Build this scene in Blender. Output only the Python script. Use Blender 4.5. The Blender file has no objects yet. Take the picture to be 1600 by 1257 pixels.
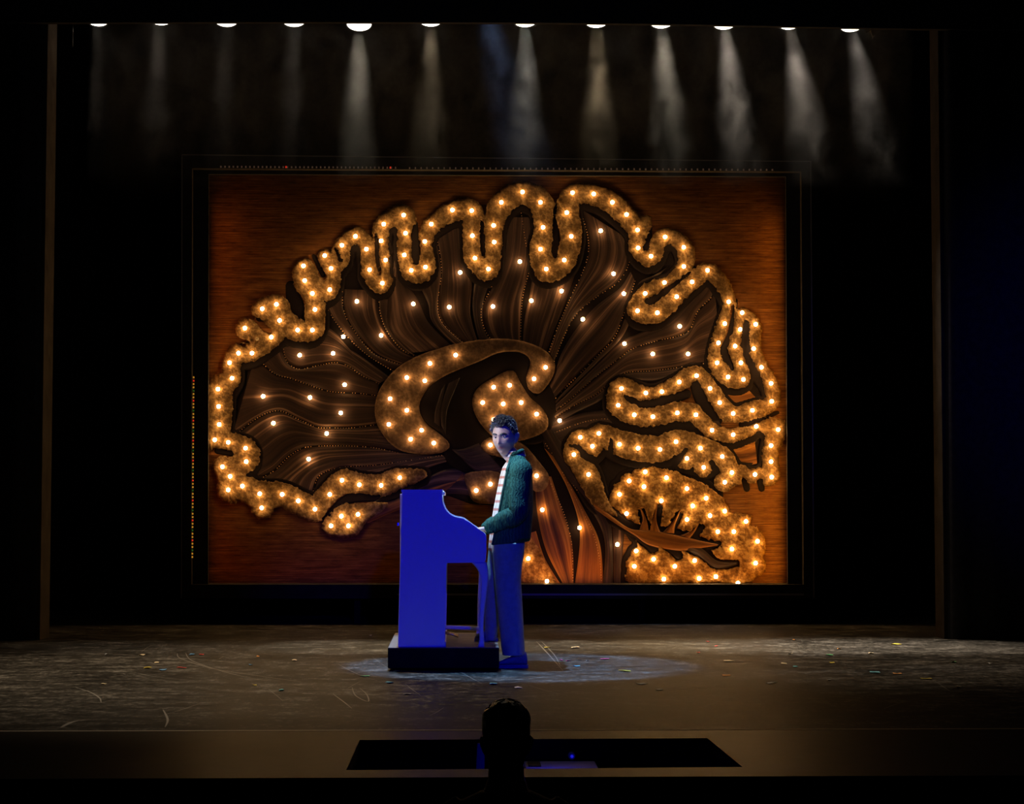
import bpy, bmesh, math, random
import numpy as np
from mathutils import Vector, Matrix, Euler, noise
random.seed(7); np.random.seed(7)
sc = bpy.context.scene
COL = sc.collection
R = math.radians
PI = math.pi
# ------------------------------------------------------------------ camera
W, H, F = 1600.0, 1257.0, 3040.0
CAM = Vector((-0.39, -14.0, 1.166))
yaw, pitch, roll = R(1.6), math.atan(156.5 / F), R(0.05)
fwd = Vector((math.sin(yaw) * math.cos(pitch), math.cos(yaw) * math.cos(pitch), math.sin(pitch)))
rgt = fwd.cross(Vector((0, 0, 1))).normalized(); upv = rgt.cross(fwd)
rgt, upv = rgt * math.cos(roll) + upv * math.sin(roll), upv * math.cos(roll) - rgt * math.sin(roll)
cd = bpy.data.cameras.new('camera'); cam = bpy.data.objects.new('camera', cd); COL.objects.link(cam)
cd.sensor_width = 36; cd.lens = F / W * 36; cd.clip_end = 200
m = Matrix((rgt, upv, -fwd)).transposed().to_4x4(); m.translation = CAM; cam.matrix_world = m
sc.camera = cam
def P(px, py, Y):                       # the point at depth Y seen at a pixel
    d = fwd * F + rgt * (px - W / 2) + upv * (H / 2 - py)
    return CAM + d * ((Y - CAM.y) / d.y)
def PZ(px, py, z=0.0):                  # the point at height z seen at a pixel
    d = fwd * F + rgt * (px - W / 2) + upv * (H / 2 - py)
    return CAM + d * ((z - CAM.z) / d.z)
# ------------------------------------------------------------------ world, exposure, lights
w = bpy.data.worlds.new('dark_house'); sc.world = w; w.use_nodes = True
w.node_tree.nodes['Background'].inputs[0].default_value = (0.2, 0.22, 0.5, 1)
w.node_tree.nodes['Background'].inputs[1].default_value = 0.0006
vs = sc.view_settings
sc.display_settings.display_device = 'sRGB'
vs.view_transform = 'Standard'; vs.look = 'None'; vs.exposure = 0.0; vs.gamma = 1.0; vs.use_curve_mapping = False
def aim(o, target):
    o.rotation_euler = (Vector(target) - o.location).to_track_quat('-Z', 'Y').to_euler()
def spot(name, loc, target, power, col, angle, blend=0.4, size=0.08):
    l = bpy.data.lights.new(name, 'SPOT'); l.energy = power; l.color = col
    l.spot_size = R(angle); l.spot_blend = blend; l.shadow_soft_size = size
    o = bpy.data.objects.new(name, l); COL.objects.link(o); o.location = loc; aim(o, target); return o
def area(name, loc, target, power, col, sx, sy, spread=180):
    l = bpy.data.lights.new(name, 'AREA'); l.energy = power; l.color = col
    l.shape = 'RECTANGLE'; l.size = sx; l.size_y = sy; l.spread = R(spread)
    o = bpy.data.objects.new(name, l); COL.objects.link(o); o.location = loc
    o.rotation_euler = (Vector(target) - Vector(loc)).to_track_quat('-Z', 'Y').to_euler(); return o
# cool overhead special on the pianist
spot('overhead_special', (-0.70, 0.05, 5.9), (0.02, -0.10, 0.0), 2900, (0.27, 0.54, 1.0), 25, 0.3, 0.05)
# cool side lamp in the left wing
spot('side_lamp', (-2.7, -1.9, 3.4), (-0.02, -0.10, 1.52), 430, (0.74, 0.82, 1.0), 13, 0.8, 0.06)
spot('side_lamp', (-3.3, -0.30, 3.3), (0.0, -0.10, 1.35), 260, (0.72, 0.84, 1.0), 17, 0.8, 0.08)
# deep blue front-of-house lamp
spot('blue_front_lamp', (0.3, -13.0, 3.2), (-0.3, 0.0, 0.80), 2000, (0.0, 0.002, 1.0), 13.5, 0.7, 0.1)
spot('blue_spill_fill', (7.0, -12.0, 4.0), (5.3, 2.6, 2.4), 1500, (0.0, 0.01, 1.0), 17, 1.0, 0.2)  # added spot standing in for blue spill on the right masking leg
# warm floor washes from the downstage pipe above the picture
spot('warm_wash', (-3.0, 1.2, 6.2), (-2.0, -0.7, 0), 1500, (1.0, 0.76, 0.50), 54, 1.0, 0.1)
spot('warm_wash', (2.6, 1.6, 6.2), (2.3, 0.7, 0), 850, (1.0, 0.76, 0.52), 50, 1.0, 0.1)

# ------------------------------------------------------------------ materials
def nodemat(name):
    mt = bpy.data.materials.new(name); mt.use_nodes = True
    nt = mt.node_tree; b = nt.nodes['Principled BSDF']; return mt, nt, b
def plain(name, col, rough=0.6, metal=0.0, spec=0.5, nscale=0, nmix=0.3, bump=0.0):
    mt, nt, b = nodemat(name)
    b.inputs['Base Color'].default_value = (*col, 1); b.inputs['Roughness'].default_value = rough
    b.inputs['Metallic'].default_value = metal; b.inputs['Specular IOR Level'].default_value = spec
    if nscale:
        tc = nt.nodes.new('ShaderNodeTexCoord'); n = nt.nodes.new('ShaderNodeTexNoise')
        n.inputs['Scale'].default_value = nscale; n.inputs['Detail'].default_value = 6
        nt.links.new(tc.outputs['Object'], n.inputs['Vector'])
        r = nt.nodes.new('ShaderNodeMapRange'); r.inputs[1].default_value = 0.3; r.inputs[2].default_value = 0.7
        r.inputs[3].default_value = 1 - nmix; r.inputs[4].default_value = 1 + nmix
        nt.links.new(n.outputs[0], r.inputs[0])
        v = nt.nodes.new('ShaderNodeVectorMath'); v.operation = 'SCALE'; v.inputs[0].default_value = col
        nt.links.new(r.outputs[0], v.inputs['Scale']); nt.links.new(v.outputs[0], b.inputs['Base Color'])
        if bump:
            bp = nt.nodes.new('ShaderNodeBump'); bp.inputs['Strength'].default_value = bump; bp.inputs['Distance'].default_value = 0.01
            nt.links.new(n.outputs[0], bp.inputs['Height']); nt.links.new(bp.outputs[0], b.inputs['Normal'])
    return mt
def emit(name, col, s):
    mt, nt, b = nodemat(name)
    b.inputs['Base Color'].default_value = (0.1, 0.1, 0.1, 1)
    b.inputs['Emission Color'].default_value = (*col, 1); b.inputs['Emission Strength'].default_value = s
    return mt
def ramp(nt, src, stops):
    r = nt.nodes.new('ShaderNodeValToRGB'); e = r.color_ramp.elements
    while len(e) < len(stops): e.new(0.5)
    for i, (p, c) in enumerate(stops): e[i].position = p; e[i].color = (*c, 1)
    nt.links.new(src, r.inputs[0]); return r
def mapped(nt, out, scale, loc=(0, 0, 0)):
    tc = nt.nodes.new('ShaderNodeTexCoord'); mp = nt.nodes.new('ShaderNodeMapping')
    mp.inputs['Scale'].default_value = scale; mp.inputs['Location'].default_value = loc
    nt.links.new(tc.outputs[out], mp.inputs[0]); return mp
def noisetex(nt, vec, scale, detail=6, rough=0.6):
    n = nt.nodes.new('ShaderNodeTexNoise'); n.inputs['Scale'].default_value = scale
    n.inputs['Detail'].default_value = detail; n.inputs['Roughness'].default_value = rough
    nt.links.new(vec, n.inputs['Vector']); return n
def bumpto(nt, b, src, strength, dist):
    bp = nt.nodes.new('ShaderNodeBump'); bp.inputs['Strength'].default_value = strength; bp.inputs['Distance'].default_value = dist
    nt.links.new(src, bp.inputs['Height']); nt.links.new(bp.outputs[0], b.inputs['Normal'])

M = {}
M['black'] = plain('black_paint', (0.006, 0.006, 0.006), 0.8, spec=0.1, nscale=8)
M['platform'] = plain('worn_platform_top', (0.13, 0.11, 0.095), 0.6, nscale=14)
M['velour'] = plain('black_velour', (0.02, 0.02, 0.022), 1.0, spec=0.1, nscale=20)
M['reveal'] = plain('portal_edge_paint', (0.022, 0.018, 0.015), 0.9, spec=0.03, nscale=6)
M['frame'] = plain('frame_black', (0.02, 0.016, 0.013), 0.8, spec=0.1, nscale=9)
M['frame_highlight'] = plain('frame_painted_highlight', (0.16, 0.13, 0.11), 0.5)  # paler than the frame, a highlight put into the colour
M['piano'] = plain('white_piano_lacquer', (0.78, 0.78, 0.80), 0.45, spec=0.3)
M['key_white'] = plain('ivory_key', (0.8, 0.78, 0.72), 0.3)
M['key_black'] = plain('ebony_key', (0.01, 0.01, 0.01), 0.3)
M['brass'] = plain('pedal_brass', (0.55, 0.40, 0.2), 0.35, 1.0)
M['metal'] = plain('dark_metal', (0.03, 0.03, 0.03), 0.45, 0.8)
M['chrome'] = plain('bright_metal', (0.7, 0.68, 0.62), 0.25, 1.0)
M['bulb'] = emit('lit_bulb', (1.0, 0.58, 0.22), 52.0)
M['bulb_off'] = plain('unlit_bulb_glass', (0.30, 0.22, 0.12), 0.2)
M['socket'] = plain('bulb_socket', (0.10, 0.06, 0.03), 0.5)
M['lens'] = emit('lit_lamp_lens', (1.0, 0.88, 0.74), 6.0)
M['led_red'] = emit('led_red', (1.0, 0.03, 0.01), 0.55)
M['led_amber'] = emit('led_amber', (1.0, 0.42, 0.03), 0.40)
M['led_green'] = emit('led_green', (0.1, 0.6, 0.05), 0.10)
M['led_dim'] = emit('led_dim', (1.0, 0.5, 0.3), 0.035)
M['bead'] = plain('gold_bead', (0.80, 0.42, 0.16), 0.35)
M['sulcus'] = plain('dark_sulcus_paint', (0.010, 0.0055, 0.0050), 0.9, spec=0.15)

def mk_canvas():
    mt, nt, b = nodemat('rust_canvas_paint')
    mp = mapped(nt, 'Object', (1, 1, 1))
    lines = noisetex(nt, mapped(nt, 'Object', (2.0, 1, 110)).outputs[0], 1.0, 4, 0.6)
    rough = noisetex(nt, mapped(nt, 'Object', (3.0, 1, 16)).outputs[0], 1.6, 8, 0.7)
    big = noisetex(nt, mp.outputs[0], 1.3, 4, 0.6)
    c1 = ramp(nt, rough.outputs[0], [(0.30, (0.075, 0.026, 0.006)), (0.5, (0.19, 0.075, 0.017)), (0.75, (0.31, 0.135, 0.034))])
    c2 = ramp(nt, lines.outputs[0], [(0.40, (0.55, 0.5, 0.45)), (0.60, (1, 1, 1)), (0.72, (1.7, 1.7, 1.6))])
    mx = nt.nodes.new('ShaderNodeMix'); mx.data_type = 'RGBA'; mx.blend_type = 'MULTIPLY'; mx.inputs[0].default_value = 1
    nt.links.new(c1.outputs[0], mx.inputs[6]); nt.links.new(c2.outputs[0], mx.inputs[7])
    c3 = ramp(nt, big.outputs[0], [(0.3, (0.75, 0.7, 0.7)), (0.7, (1.1, 1.1, 1.1))])
    m2 = nt.nodes.new('ShaderNodeMix'); m2.data_type = 'RGBA'; m2.blend_type = 'MULTIPLY'; m2.inputs[0].default_value = 1
    nt.links.new(mx.outputs[2], m2.inputs[6]); nt.links.new(c3.outputs[0], m2.inputs[7])
    nt.links.new(m2.outputs[2], b.inputs['Base Color'])
    b.inputs['Roughness'].default_value = 0.75; b.inputs['Specular IOR Level'].default_value = 0.15
    bumpto(nt, b, lines.outputs[0], 0.5, 0.006); return mt
M['canvas'] = mk_canvas()
def mk_fur(name, dark, mid, light):
    mt, nt, b = nodemat(name)
    at = nt.nodes.new('ShaderNodeAttribute'); at.attribute_name = 'fur'
    n = noisetex(nt, mapped(nt, 'Object', (1, 1, 1)).outputs[0], 26, 8, 0.75)
    big = noisetex(nt, mapped(nt, 'Object', (1, 1, 1)).outputs[0], 5, 4, 0.6)
    a = nt.nodes.new('ShaderNodeMath'); a.operation = 'MULTIPLY_ADD'
    nt.links.new(at.outputs['Fac'], a.inputs[0]); a.inputs[1].default_value = 0.30; nt.links.new(n.outputs[0], a.inputs[2])
    c = nt.nodes.new('ShaderNodeMath'); c.operation = 'MULTIPLY_ADD'
    nt.links.new(big.outputs[0], c.inputs[0]); c.inputs[1].default_value = 0.35; nt.links.new(a.outputs[0], c.inputs[2])
    r = ramp(nt, c.outputs[0], [(0.55, dark), (0.80, mid), (1.0, light)])
    nt.links.new(r.outputs[0], b.inputs['Base Color'])
    b.inputs['Roughness'].default_value = 0.8; b.inputs['Specular IOR Level'].default_value = 0.1
    bumpto(nt, b, a.outputs[0], 0.6, 0.01); return mt
M['fur'] = mk_fur('tan_cortex_paint', (0.038, 0.017, 0.005), (0.115, 0.062, 0.021), (0.30, 0.18, 0.075))
M['fur_smooth'] = mk_fur('brown_core_paint', (0.060, 0.032, 0.017), (0.105, 0.058, 0.031), (0.20, 0.115, 0.063))
M['fur_cereb'] = mk_fur('golden_cerebellum_paint', (0.034, 0.013, 0.003), (0.16, 0.074, 0.018), (0.38, 0.215, 0.07))
def mk_fibre(name, dark, mid, light):
    mt, nt, b = nodemat(name)
    oi = nt.nodes.new('ShaderNodeObjectInfo')
    mp = mapped(nt, 'UV', (15, 1.0, 1))
    ad = nt.nodes.new('ShaderNodeVectorMath'); ad.operation = 'ADD'
    cb = nt.nodes.new('ShaderNodeCombineXYZ'); ml = nt.nodes.new('ShaderNodeMath'); ml.operation = 'MULTIPLY'; ml.inputs[1].default_value = 50
    nt.links.new(oi.outputs['Random'], ml.inputs[0]); nt.links.new(ml.outputs[0], cb.inputs[0]); nt.links.new(ml.outputs[0], cb.inputs[1])
    nt.links.new(mp.outputs[0], ad.inputs[0]); nt.links.new(cb.outputs[0], ad.inputs[1])
    n = noisetex(nt, ad.outputs[0], 0.55, 7, 0.62); n.inputs['Distortion'].default_value = 0.35
    r = ramp(nt, n.outputs[0], [(0.34, dark), (0.54, mid), (0.72, light)])
    nt.links.new(r.outputs[0], b.inputs['Base Color'])
    b.inputs['Roughness'].default_value = 0.6; b.inputs['Specular IOR Level'].default_value = 0.25
    bumpto(nt, b, n.outputs[0], 0.6, 0.012); return mt
M['fibre'] = mk_fibre('brown_fibre_paint', (0.018, 0.008, 0.006), (0.046, 0.022, 0.015), (0.26, 0.145, 0.095))
M['fibre_dark'] = mk_fibre('dark_fibre_paint', (0.014, 0.007, 0.007), (0.028, 0.014, 0.012), (0.10, 0.055, 0.042))
M['fibre_orange'] = mk_fibre('orange_fibre_paint', (0.045, 0.012, 0.002), (0.22, 0.080, 0.012), (0.50, 0.23, 0.045))
def mk_floor():
    mt, nt, b = nodemat('scuffed_black_stage_floor')
    n = noisetex(nt, mapped(nt, 'Object', (0.7, 1.0, 1)).outputs[0], 6, 10, 0.75)
    s = noisetex(nt, mapped(nt, 'Object', (3, 1.5, 1)).outputs[0], 8, 10, 0.8)
    s2 = noisetex(nt, mapped(nt, 'Object', (0.6, 0.8, 1), (5, 3, 0)).outputs[0], 1.6, 5, 0.6)
    mul = nt.nodes.new('ShaderNodeMath'); mul.operation = 'MULTIPLY'
    nt.links.new(n.outputs[0], mul.inputs[0]); nt.links.new(s.outputs[0], mul.inputs[1])
    mul2 = nt.nodes.new('ShaderNodeMath'); mul2.operation = 'MULTIPLY_ADD'; mul2.inputs[1].default_value = 0.15
    nt.links.new(s2.outputs[0], mul2.inputs[0]); nt.links.new(mul.outputs[0], mul2.inputs[2])
    r = ramp(nt, mul2.outputs[0], [(0.25, (0.008, 0.0075, 0.007)), (0.34, (0.042, 0.039, 0.034)), (0.44, (0.17, 0.16, 0.145))])
    nt.links.new(r.outputs[0], b.inputs['Base Color'])
    rr = nt.nodes.new('ShaderNodeMapRange'); rr.inputs[1].default_value = 0.2; rr.inputs[2].default_value = 0.5
    rr.inputs[3].default_value = 0.45; rr.inputs[4].default_value = 0.8
    nt.links.new(mul.outputs[0], rr.inputs[0]); nt.links.new(rr.outputs[0], b.inputs['Roughness'])
    b.inputs['Specular IOR Level'].default_value = 0.02
    bumpto(nt, b, s.outputs[0], 0.1, 0.004); return mt
M['floor'] = mk_floor()
M['apron'] = plain('dark_apron_paint', (0.013, 0.009, 0.006), 0.45, spec=0.025, nscale=10)
M['nosing'] = plain('stage_edge_strip', (0.42, 0.36, 0.28), 0.6)
M['scuff'] = plain('scuff_grey', (0.12, 0.11, 0.095), 0.6)
M['pit'] = plain('pit_black', (0.006, 0.006, 0.008), 0.9)
M['desk'] = plain('pit_desk_pale', (0.30, 0.30, 0.42), 0.6, spec=0.1)
M['skin'] = None

# ------------------------------------------------------------------ mesh helpers
def link(name, me, mat=None, parent=None, smooth=False):
    if mat is not None: me.materials.append(mat)
    if smooth: me.polygons.foreach_set('use_smooth', [True] * len(me.polygons))
    o = bpy.data.objects.new(name, me); COL.objects.link(o)
    if parent: o.parent = parent
    return o
def frombm(name, bm, mat, parent=None, smooth=False):
    bmesh.ops.recalc_face_normals(bm, faces=bm.faces)
    me = bpy.data.meshes.new(name); bm.to_mesh(me); bm.free(); return link(name, me, mat, parent, smooth)
def tag(o, label, cat, group=None):
    o['label'] = label; o['category'] = cat
    if group: o['group'] = group
    return o
def empty(name, loc=(0, 0, 0)):
    o = bpy.data.objects.new(name, None); o.empty_display_size = 0.1; COL.objects.link(o); o.location = loc; return o
def keep(o, parent):                     # parent without moving
    o.parent = parent; o.matrix_parent_inverse = Matrix.Translation(parent.location).inverted(); return o
def box(bm, x0, x1, y0, y1, z0, z1):
    v = [bm.verts.new((x, y, z)) for x in (x0, x1) for y in (y0, y1) for z in (z0, z1)]
    for f in ((0, 1, 3, 2), (4, 6, 7, 5), (0, 4, 5, 1), (2, 3, 7, 6), (0, 2, 6, 4), (1, 5, 7, 3)):
        bm.faces.new([v[i] for i in f])
    return v
def prism(bm, pts, y0, y1, bevel=0.0):   # outline in x,z extruded in y
    a = [bm.verts.new((p[0], y0, p[1])) for p in pts]; b = [bm.verts.new((p[0], y1, p[1])) for p in pts]
    n = len(pts)
    fa = bm.faces.new(a); fb = bm.faces.new(b[::-1])
    for i in range(n): bm.faces.new([a[i], b[i], b[(i + 1) % n], a[(i + 1) % n]])
    return fa, fb
def slab(bm, pts, z0, z1):               # outline in x,y extruded in z
    a = [bm.verts.new((p[0], p[1], z0)) for p in pts]; b = [bm.verts.new((p[0], p[1], z1)) for p in pts]
    n = len(pts); bm.faces.new(a); bm.faces.new(b[::-1])
    for i in range(n): bm.faces.new([a[i], b[i], b[(i + 1) % n], a[(i + 1) % n]])
def tube(bm, pts, rad, n=12, cap=True, flat=1.0):
    pts = [Vector(p) for p in pts]; rings = []
    if not hasattr(rad, '__len__'): rad = [rad] * len(pts)
    prev = None
    for i, p in enumerate(pts):
        t = (pts[min(i + 1, len(pts) - 1)] - pts[max(i - 1, 0)]).normalized()
        if prev is None:
            a = Vector((0, 0, 1)) if abs(t.z) < 0.9 else Vector((0, 1, 0))
            u = t.cross(a).normalized()
        else:
            u = (prev - t * prev.dot(t)).normalized()
        v = t.cross(u); prev = u
        rings.append([bm.verts.new(p + (u * math.cos(2 * PI * k / n) + v * flat * math.sin(2 * PI * k / n)) * rad[i]) for k in range(n)])
    for i in range(len(rings) - 1):
        for k in range(n):
            bm.faces.new([rings[i][k], rings[i][(k + 1) % n], rings[i + 1][(k + 1) % n], rings[i + 1][k]])
    if cap:
        bm.faces.new(rings[0][::-1]); bm.faces.new(rings[-1])
    return rings
def loft(bm, secs, cap=True):
    rings = [[bm.verts.new(p) for p in s] for s in secs]; n = len(rings[0])
    for i in range(len(rings) - 1):
        for k in range(n):
            bm.faces.new([rings[i][k], rings[i][(k + 1) % n], rings[i + 1][(k + 1) % n], rings[i + 1][k]])
    if cap:
        bm.faces.new(rings[0][::-1]); bm.faces.new(rings[-1])
def ellip(bm, c, rx, ry, rz, rot=None, seg=16):
    mt = Matrix.Translation(c) @ (rot.to_4x4() if rot else Matrix.Identity(4)) @ Matrix.Diagonal((rx, ry, rz, 1))
    bmesh.ops.create_uvsphere(bm, u_segments=seg, v_segments=seg // 2 + 2, radius=1, matrix=mt)
def catmull(pts, step=3.0, closed=False):
    p = np.array(pts, float); n = len(p); out = []
    segs = n if closed else n - 1
    for i in range(segs):
        if closed: a, b, c, d = p[(i - 1) % n], p[i], p[(i + 1) % n], p[(i + 2) % n]
        else: a, b, c, d = p[max(i - 1, 0)], p[i], p[i + 1], p[min(i + 2, n - 1)]
        k = max(2, int(np.linalg.norm((c - b)[:2]) / step))
        for t in np.arange(k) / k:
            out.append(0.5 * (2 * b + (c - a) * t + (2 * a - 5 * b + 4 * c - d) * t * t + (3 * b - a - 3 * c + d) * t ** 3))
    if not closed: out.append(p[-1])
    return np.array(out)
def evalmesh(bm, voxel, smooth_it=0):    # one continuous skin around overlapping solids
    me = bpy.data.meshes.new('t'); bmesh.ops.recalc_face_normals(bm, faces=bm.faces); bm.to_mesh(me); bm.free()
    o = bpy.data.objects.new('t', me); COL.objects.link(o)
    md = o.modifiers.new('r', 'REMESH'); md.mode = 'VOXEL'; md.voxel_size = voxel
    if smooth_it:
        s = o.modifiers.new('s', 'SMOOTH'); s.iterations = smooth_it; s.factor = 0.5
    dg = bpy.context.evaluated_depsgraph_get(); dg.update()
    res = bpy.data.meshes.new_from_object(o.evaluated_get(dg)); bpy.data.objects.remove(o); bpy.data.meshes.remove(me)
    return res

# ================================================================== SETTING
def structure(name, bm, mat, label=None, smooth=False):
    o = frombm(name, bm, mat, None, smooth); o['kind'] = 'structure'
    if label: o['label'] = label
    return o
edgeY = PZ(800, 1141).y                   # the front edge of the stage
apronY = PZ(800, 1216).y
bm = bmesh.new(); box(bm, -9, 9, edgeY, 9, -0.12, 0.0)
floor = structure('floor', bm, M['floor'], 'scuffed black stage floor')
bm = bmesh.new(); box(bm, -9, 9, edgeY - 0.03, edgeY, -0.05, 0.0015)
structure('trim_1', bm, M['nosing'], 'thin worn metal strip along the stage edge')
hole = [PZ(562, 1157), PZ(1105, 1154), PZ(1160, 1199), PZ(541, 1204)]
bm = bmesh.new(); ys = edgeY - 0.03; zt = 0.0
fl, fr = Vector((-9, apronY)), Vector((9, apronY + 0.04)); bl, br = Vector((-9, ys)), Vector((9, ys))
hb = [Vector((h.x, h.y)) for h in hole]
slab(bm, [bl, br, hb[1], hb[0]], -0.1, zt); slab(bm, [br, fr, hb[2], hb[1]], -0.1, zt)
slab(bm, [fr, fl, hb[3], hb[2]], -0.1, zt); slab(bm, [fl, bl, hb[0], hb[3]], -0.1, zt)
structure('floor_apron', bm, M['apron'], 'dark glossy apron with an opening to the pit')
bm = bmesh.new(); box(bm, -9, 9, -13.4, edgeY, -1.6, -1.5); structure('floor_pit', bm, M['pit'])
bm = bmesh.new(); box(bm, -9, 9, edgeY - 0.01, edgeY + 0.1, -1.5, -0.12); structure('wall_pit', bm, M['pit'])
bm = bmesh.new(); box(bm, -9, 9, 7.0, 7.1, 0, 9); structure('wall_back', bm, M['velour'], 'black back wall behind the brain panel')
# black portal: two legs and a header, with a painted edge towards the opening, the left one lightened as if lit
PY = 2.6
xl0, xl1 = P(76, 60, PY), P(61, 985, PY); xr0, xr1 = P(1465, 60, PY), P(1476, 985, PY)
xl = (xl0.x + xl1.x) / 2; xr = (xr0.x + xr1.x) / 2
hz = P(800, 37.5, PY).z
def folds_wall(name, x0, x1, label, amp):
    bm = bmesh.new(); n = 90
    f = [[], [], [], []]
    for i in range(n + 1):
        x = x0 + (x1 - x0) * i / n
        y = PY - 0.02 - amp * (0.5 + 0.5 * math.sin(i * 0.9)) * (0.6 + 0.4 * math.sin(i * 0.37))
        if i in (0, n): y = PY
        f[0].append(bm.verts.new((x, y, 0))); f[1].append(bm.verts.new((x, y, 8)))
        f[2].append(bm.verts.new((x, PY + 0.08, 0))); f[3].append(bm.verts.new((x, PY + 0.08, 8)))
    for i in range(n):
        bm.faces.new([f[0][i], f[0][i + 1], f[1][i + 1], f[1][i]]); bm.faces.new([f[2][i], f[3][i], f[3][i + 1], f[2][i + 1]])
    bm.faces.new([f[0][0], f[1][0], f[3][0], f[2][0]]); bm.faces.new([f[0][n], f[2][n], f[3][n], f[1][n]])
    return structure(name, bm, M['velour'], label, True)
folds_wall('wall_left', -8, xl - 0.03, 'black masking leg at the left of the stage opening', 0.06)
folds_wall('wall_right', xr + 0.03, 8, 'black masking leg at the right of the stage opening', 0.06)
bm = bmesh.new(); box(bm, xl - 0.03, xl, PY, PY + 0.38, 0, hz + 0.1); structure('trim_2', bm, plain('left_portal_edge_painted_light', (0.05, 0.042, 0.034), 0.9, spec=0.03, nscale=6), 'narrow edge of the left portal leg, lightened as if lit')  # lighter than the right edge: light on it is put into the colour
bm = bmesh.new(); box(bm, xr, xr + 0.03, PY, PY + 0.30, 0, hz + 0.1); structure('trim_3', bm, M['reveal'], 'narrow edge of the right portal leg')
bm = bmesh.new(); low = [P(x, y, PY - 0.1) for x, y in ((60,35.2),(355,34.6),(563,34.6),(820,35.3),(931,36.4),(1032,37.4),(1130,39.2),(1231,41.2),(1327,43.2),(1470,45.5))]
prism(bm, [(-8, low[0].z)] + [(p.x, p.z) for p in low] + [(8, low[-1].z), (8, 9), (-8, 9)], PY - 0.1, PY - 0.04); structure('wall_top', bm, M['velour'], 'black header border hiding the lamp bodies')
bm = bmesh.new()                           # scuffs on the floor
def scuff(pts, wd):
    c = catmull([tuple(PZ(*q))[:2] for q in pts], 0.06)
    vs_ = []
    for i, q in enumerate(c):
        t = c[min(i + 1, len(c) - 1)] - c[max(i - 1, 0)]; t = t / (np.linalg.norm(t) + 1e-9); nn = np.array((-t[1], t[0]))
        ww = wd * (0.3 + 0.7 * math.sin(PI * (i + 0.5) / len(c)))
        vs_.append((bm.verts.new((*(q + nn * ww), 0.0012)), bm.verts.new((*(q - nn * ww), 0.0012))))
    for i in range(len(vs_) - 1): bm.faces.new([vs_[i][0], vs_[i][1], vs_[i + 1][1], vs_[i + 1][0]])
scuff([(277, 1022), (283, 1030), (330, 1045), (390, 1055), (470, 1066)], 0.006)
scuff([(290, 1021), (300, 1033), (345, 1049), (400, 1062), (440, 1066)], 0.005)
scuff([(118, 1075), (140, 1082), (155, 1091), (158, 1098)], 0.006)
scuff([(550, 1075), (556, 1088), (575, 1097), (573, 1086), (562, 1076)], 0.004)
scuff([(210, 1051), (240, 1058), (300, 1064)], 0.004)
scuff([(520, 1085), (535, 1096), (550, 1108)], 0.004)
scuff([(255, 1110), (262, 1125), (258, 1137)], 0.006)
scuff([(95, 1138), (110, 1130), (122, 1127)], 0.012)
scuff([(838, 1003), (856, 1022), (880, 1049)], 0.005)
scuff([(846, 1003), (866, 1024), (876, 1042)], 0.004)
scuff([(592, 1048), (700, 1048.5), (876, 1048)], 0.003)
scuff([(820, 1002.5), (860, 1002.8), (890, 1003)], 0.004)
for k in range(70):
    px = random.uniform(20, 1560); py = random.uniform(1012, 1130)
    a = random.uniform(-0.35, 0.35) if random.random() < 0.7 else random.uniform(-1.5, 1.5); L = random.uniform(15, 70)
    scuff([(px, py), (px + L * 0.5, py + a * 10 + random.uniform(-2, 2)), (px + L, py + a * 18)], random.uniform(0.0012, 0.003))
so = frombm('scuff_mark', bm, M['scuff'], floor); so['kind'] = 'stuff'

# ================================================================== BRAIN PANEL
BY = 5.0                                   # canvas plane
panel = empty('brain_panel', (0, BY, 0))
tag(panel, 'huge framed rust panel with a painted brain section studded with glowing bulbs', 'stage panel')
def B(px, py, h=0.0):
    p = P(px, py, BY); return (p.x, -h, p.z)      # local to the panel
def Bmany(px, py, h):
    px = np.asarray(px, float); py = np.asarray(py, float)
    d = np.array(fwd)[None] * F + np.array(rgt)[None] * (px - W / 2)[:, None] + np.array(upv)[None] * (H / 2 - py)[:, None]
    q = np.array(CAM)[None] + d * ((BY - CAM.y) / d[:, 1])[:, None]
    q[:, 1] = -np.asarray(h); return q
bm = bmesh.new()
c = [B(292, 250), B(1262, 256), B(1266, 914), B(290, 914)]
prism(bm, [(p[0], p[2]) for p in c], 0.0, 0.03)
frombm('canvas', bm, M['canvas'], panel)
def member(name, px, y0, y1, mat):        # frame member: outline in pixels at its front, local depth y0..y1
    bm = bmesh.new(); pts = []
    for q in px:
        p = P(q[0], q[1], BY + y0); pts.append((p.x, p.z))
    prism(bm, pts, y0, y1); return frombm(name, bm, mat, panel)
FY = -0.36
member('frame_stile', [(284, 241), (300, 241), (299, 936), (283, 936)], FY, 0.06, M['frame'])
member('frame_stile', [(1252, 252), (1267, 252), (1272, 936), (1256, 936)], FY, 0.06, M['frame'])
member('frame_rail', [(300, 241), (1252, 251.5), (1252, 268), (300, 263)], FY, 0.06, M['frame'])
member('frame_rail', [(299, 914), (1256, 914), (1256, 936), (299, 936)], FY, 0.06, M['frame'])
for q in ([(283.6, 241), (285, 241), (284, 936), (282.6, 936)], [(1266, 252), (1267.6, 252), (1272.6, 936), (1271, 936)],
          [(284, 241), (1267, 251.6), (1267, 253.2), (284, 242.6)], [(620, 928), (1256, 928), (1256, 931), (620, 931)]):
    member('frame_edge_highlight', q, FY - 0.006, FY, M['frame_highlight'])  # thin pale strips draw the highlight along the frame's edges
for fx in (330, 560, 1000, 1225):
    p = P(fx, 930, BY); bm = bmesh.new(); box(bm, p.x - 0.03, p.x + 0.03, -0.2, 0.0, -BY * 0 + 0.0, p.z + 0.02); frombm('foot', bm, M['black'], panel)
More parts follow.
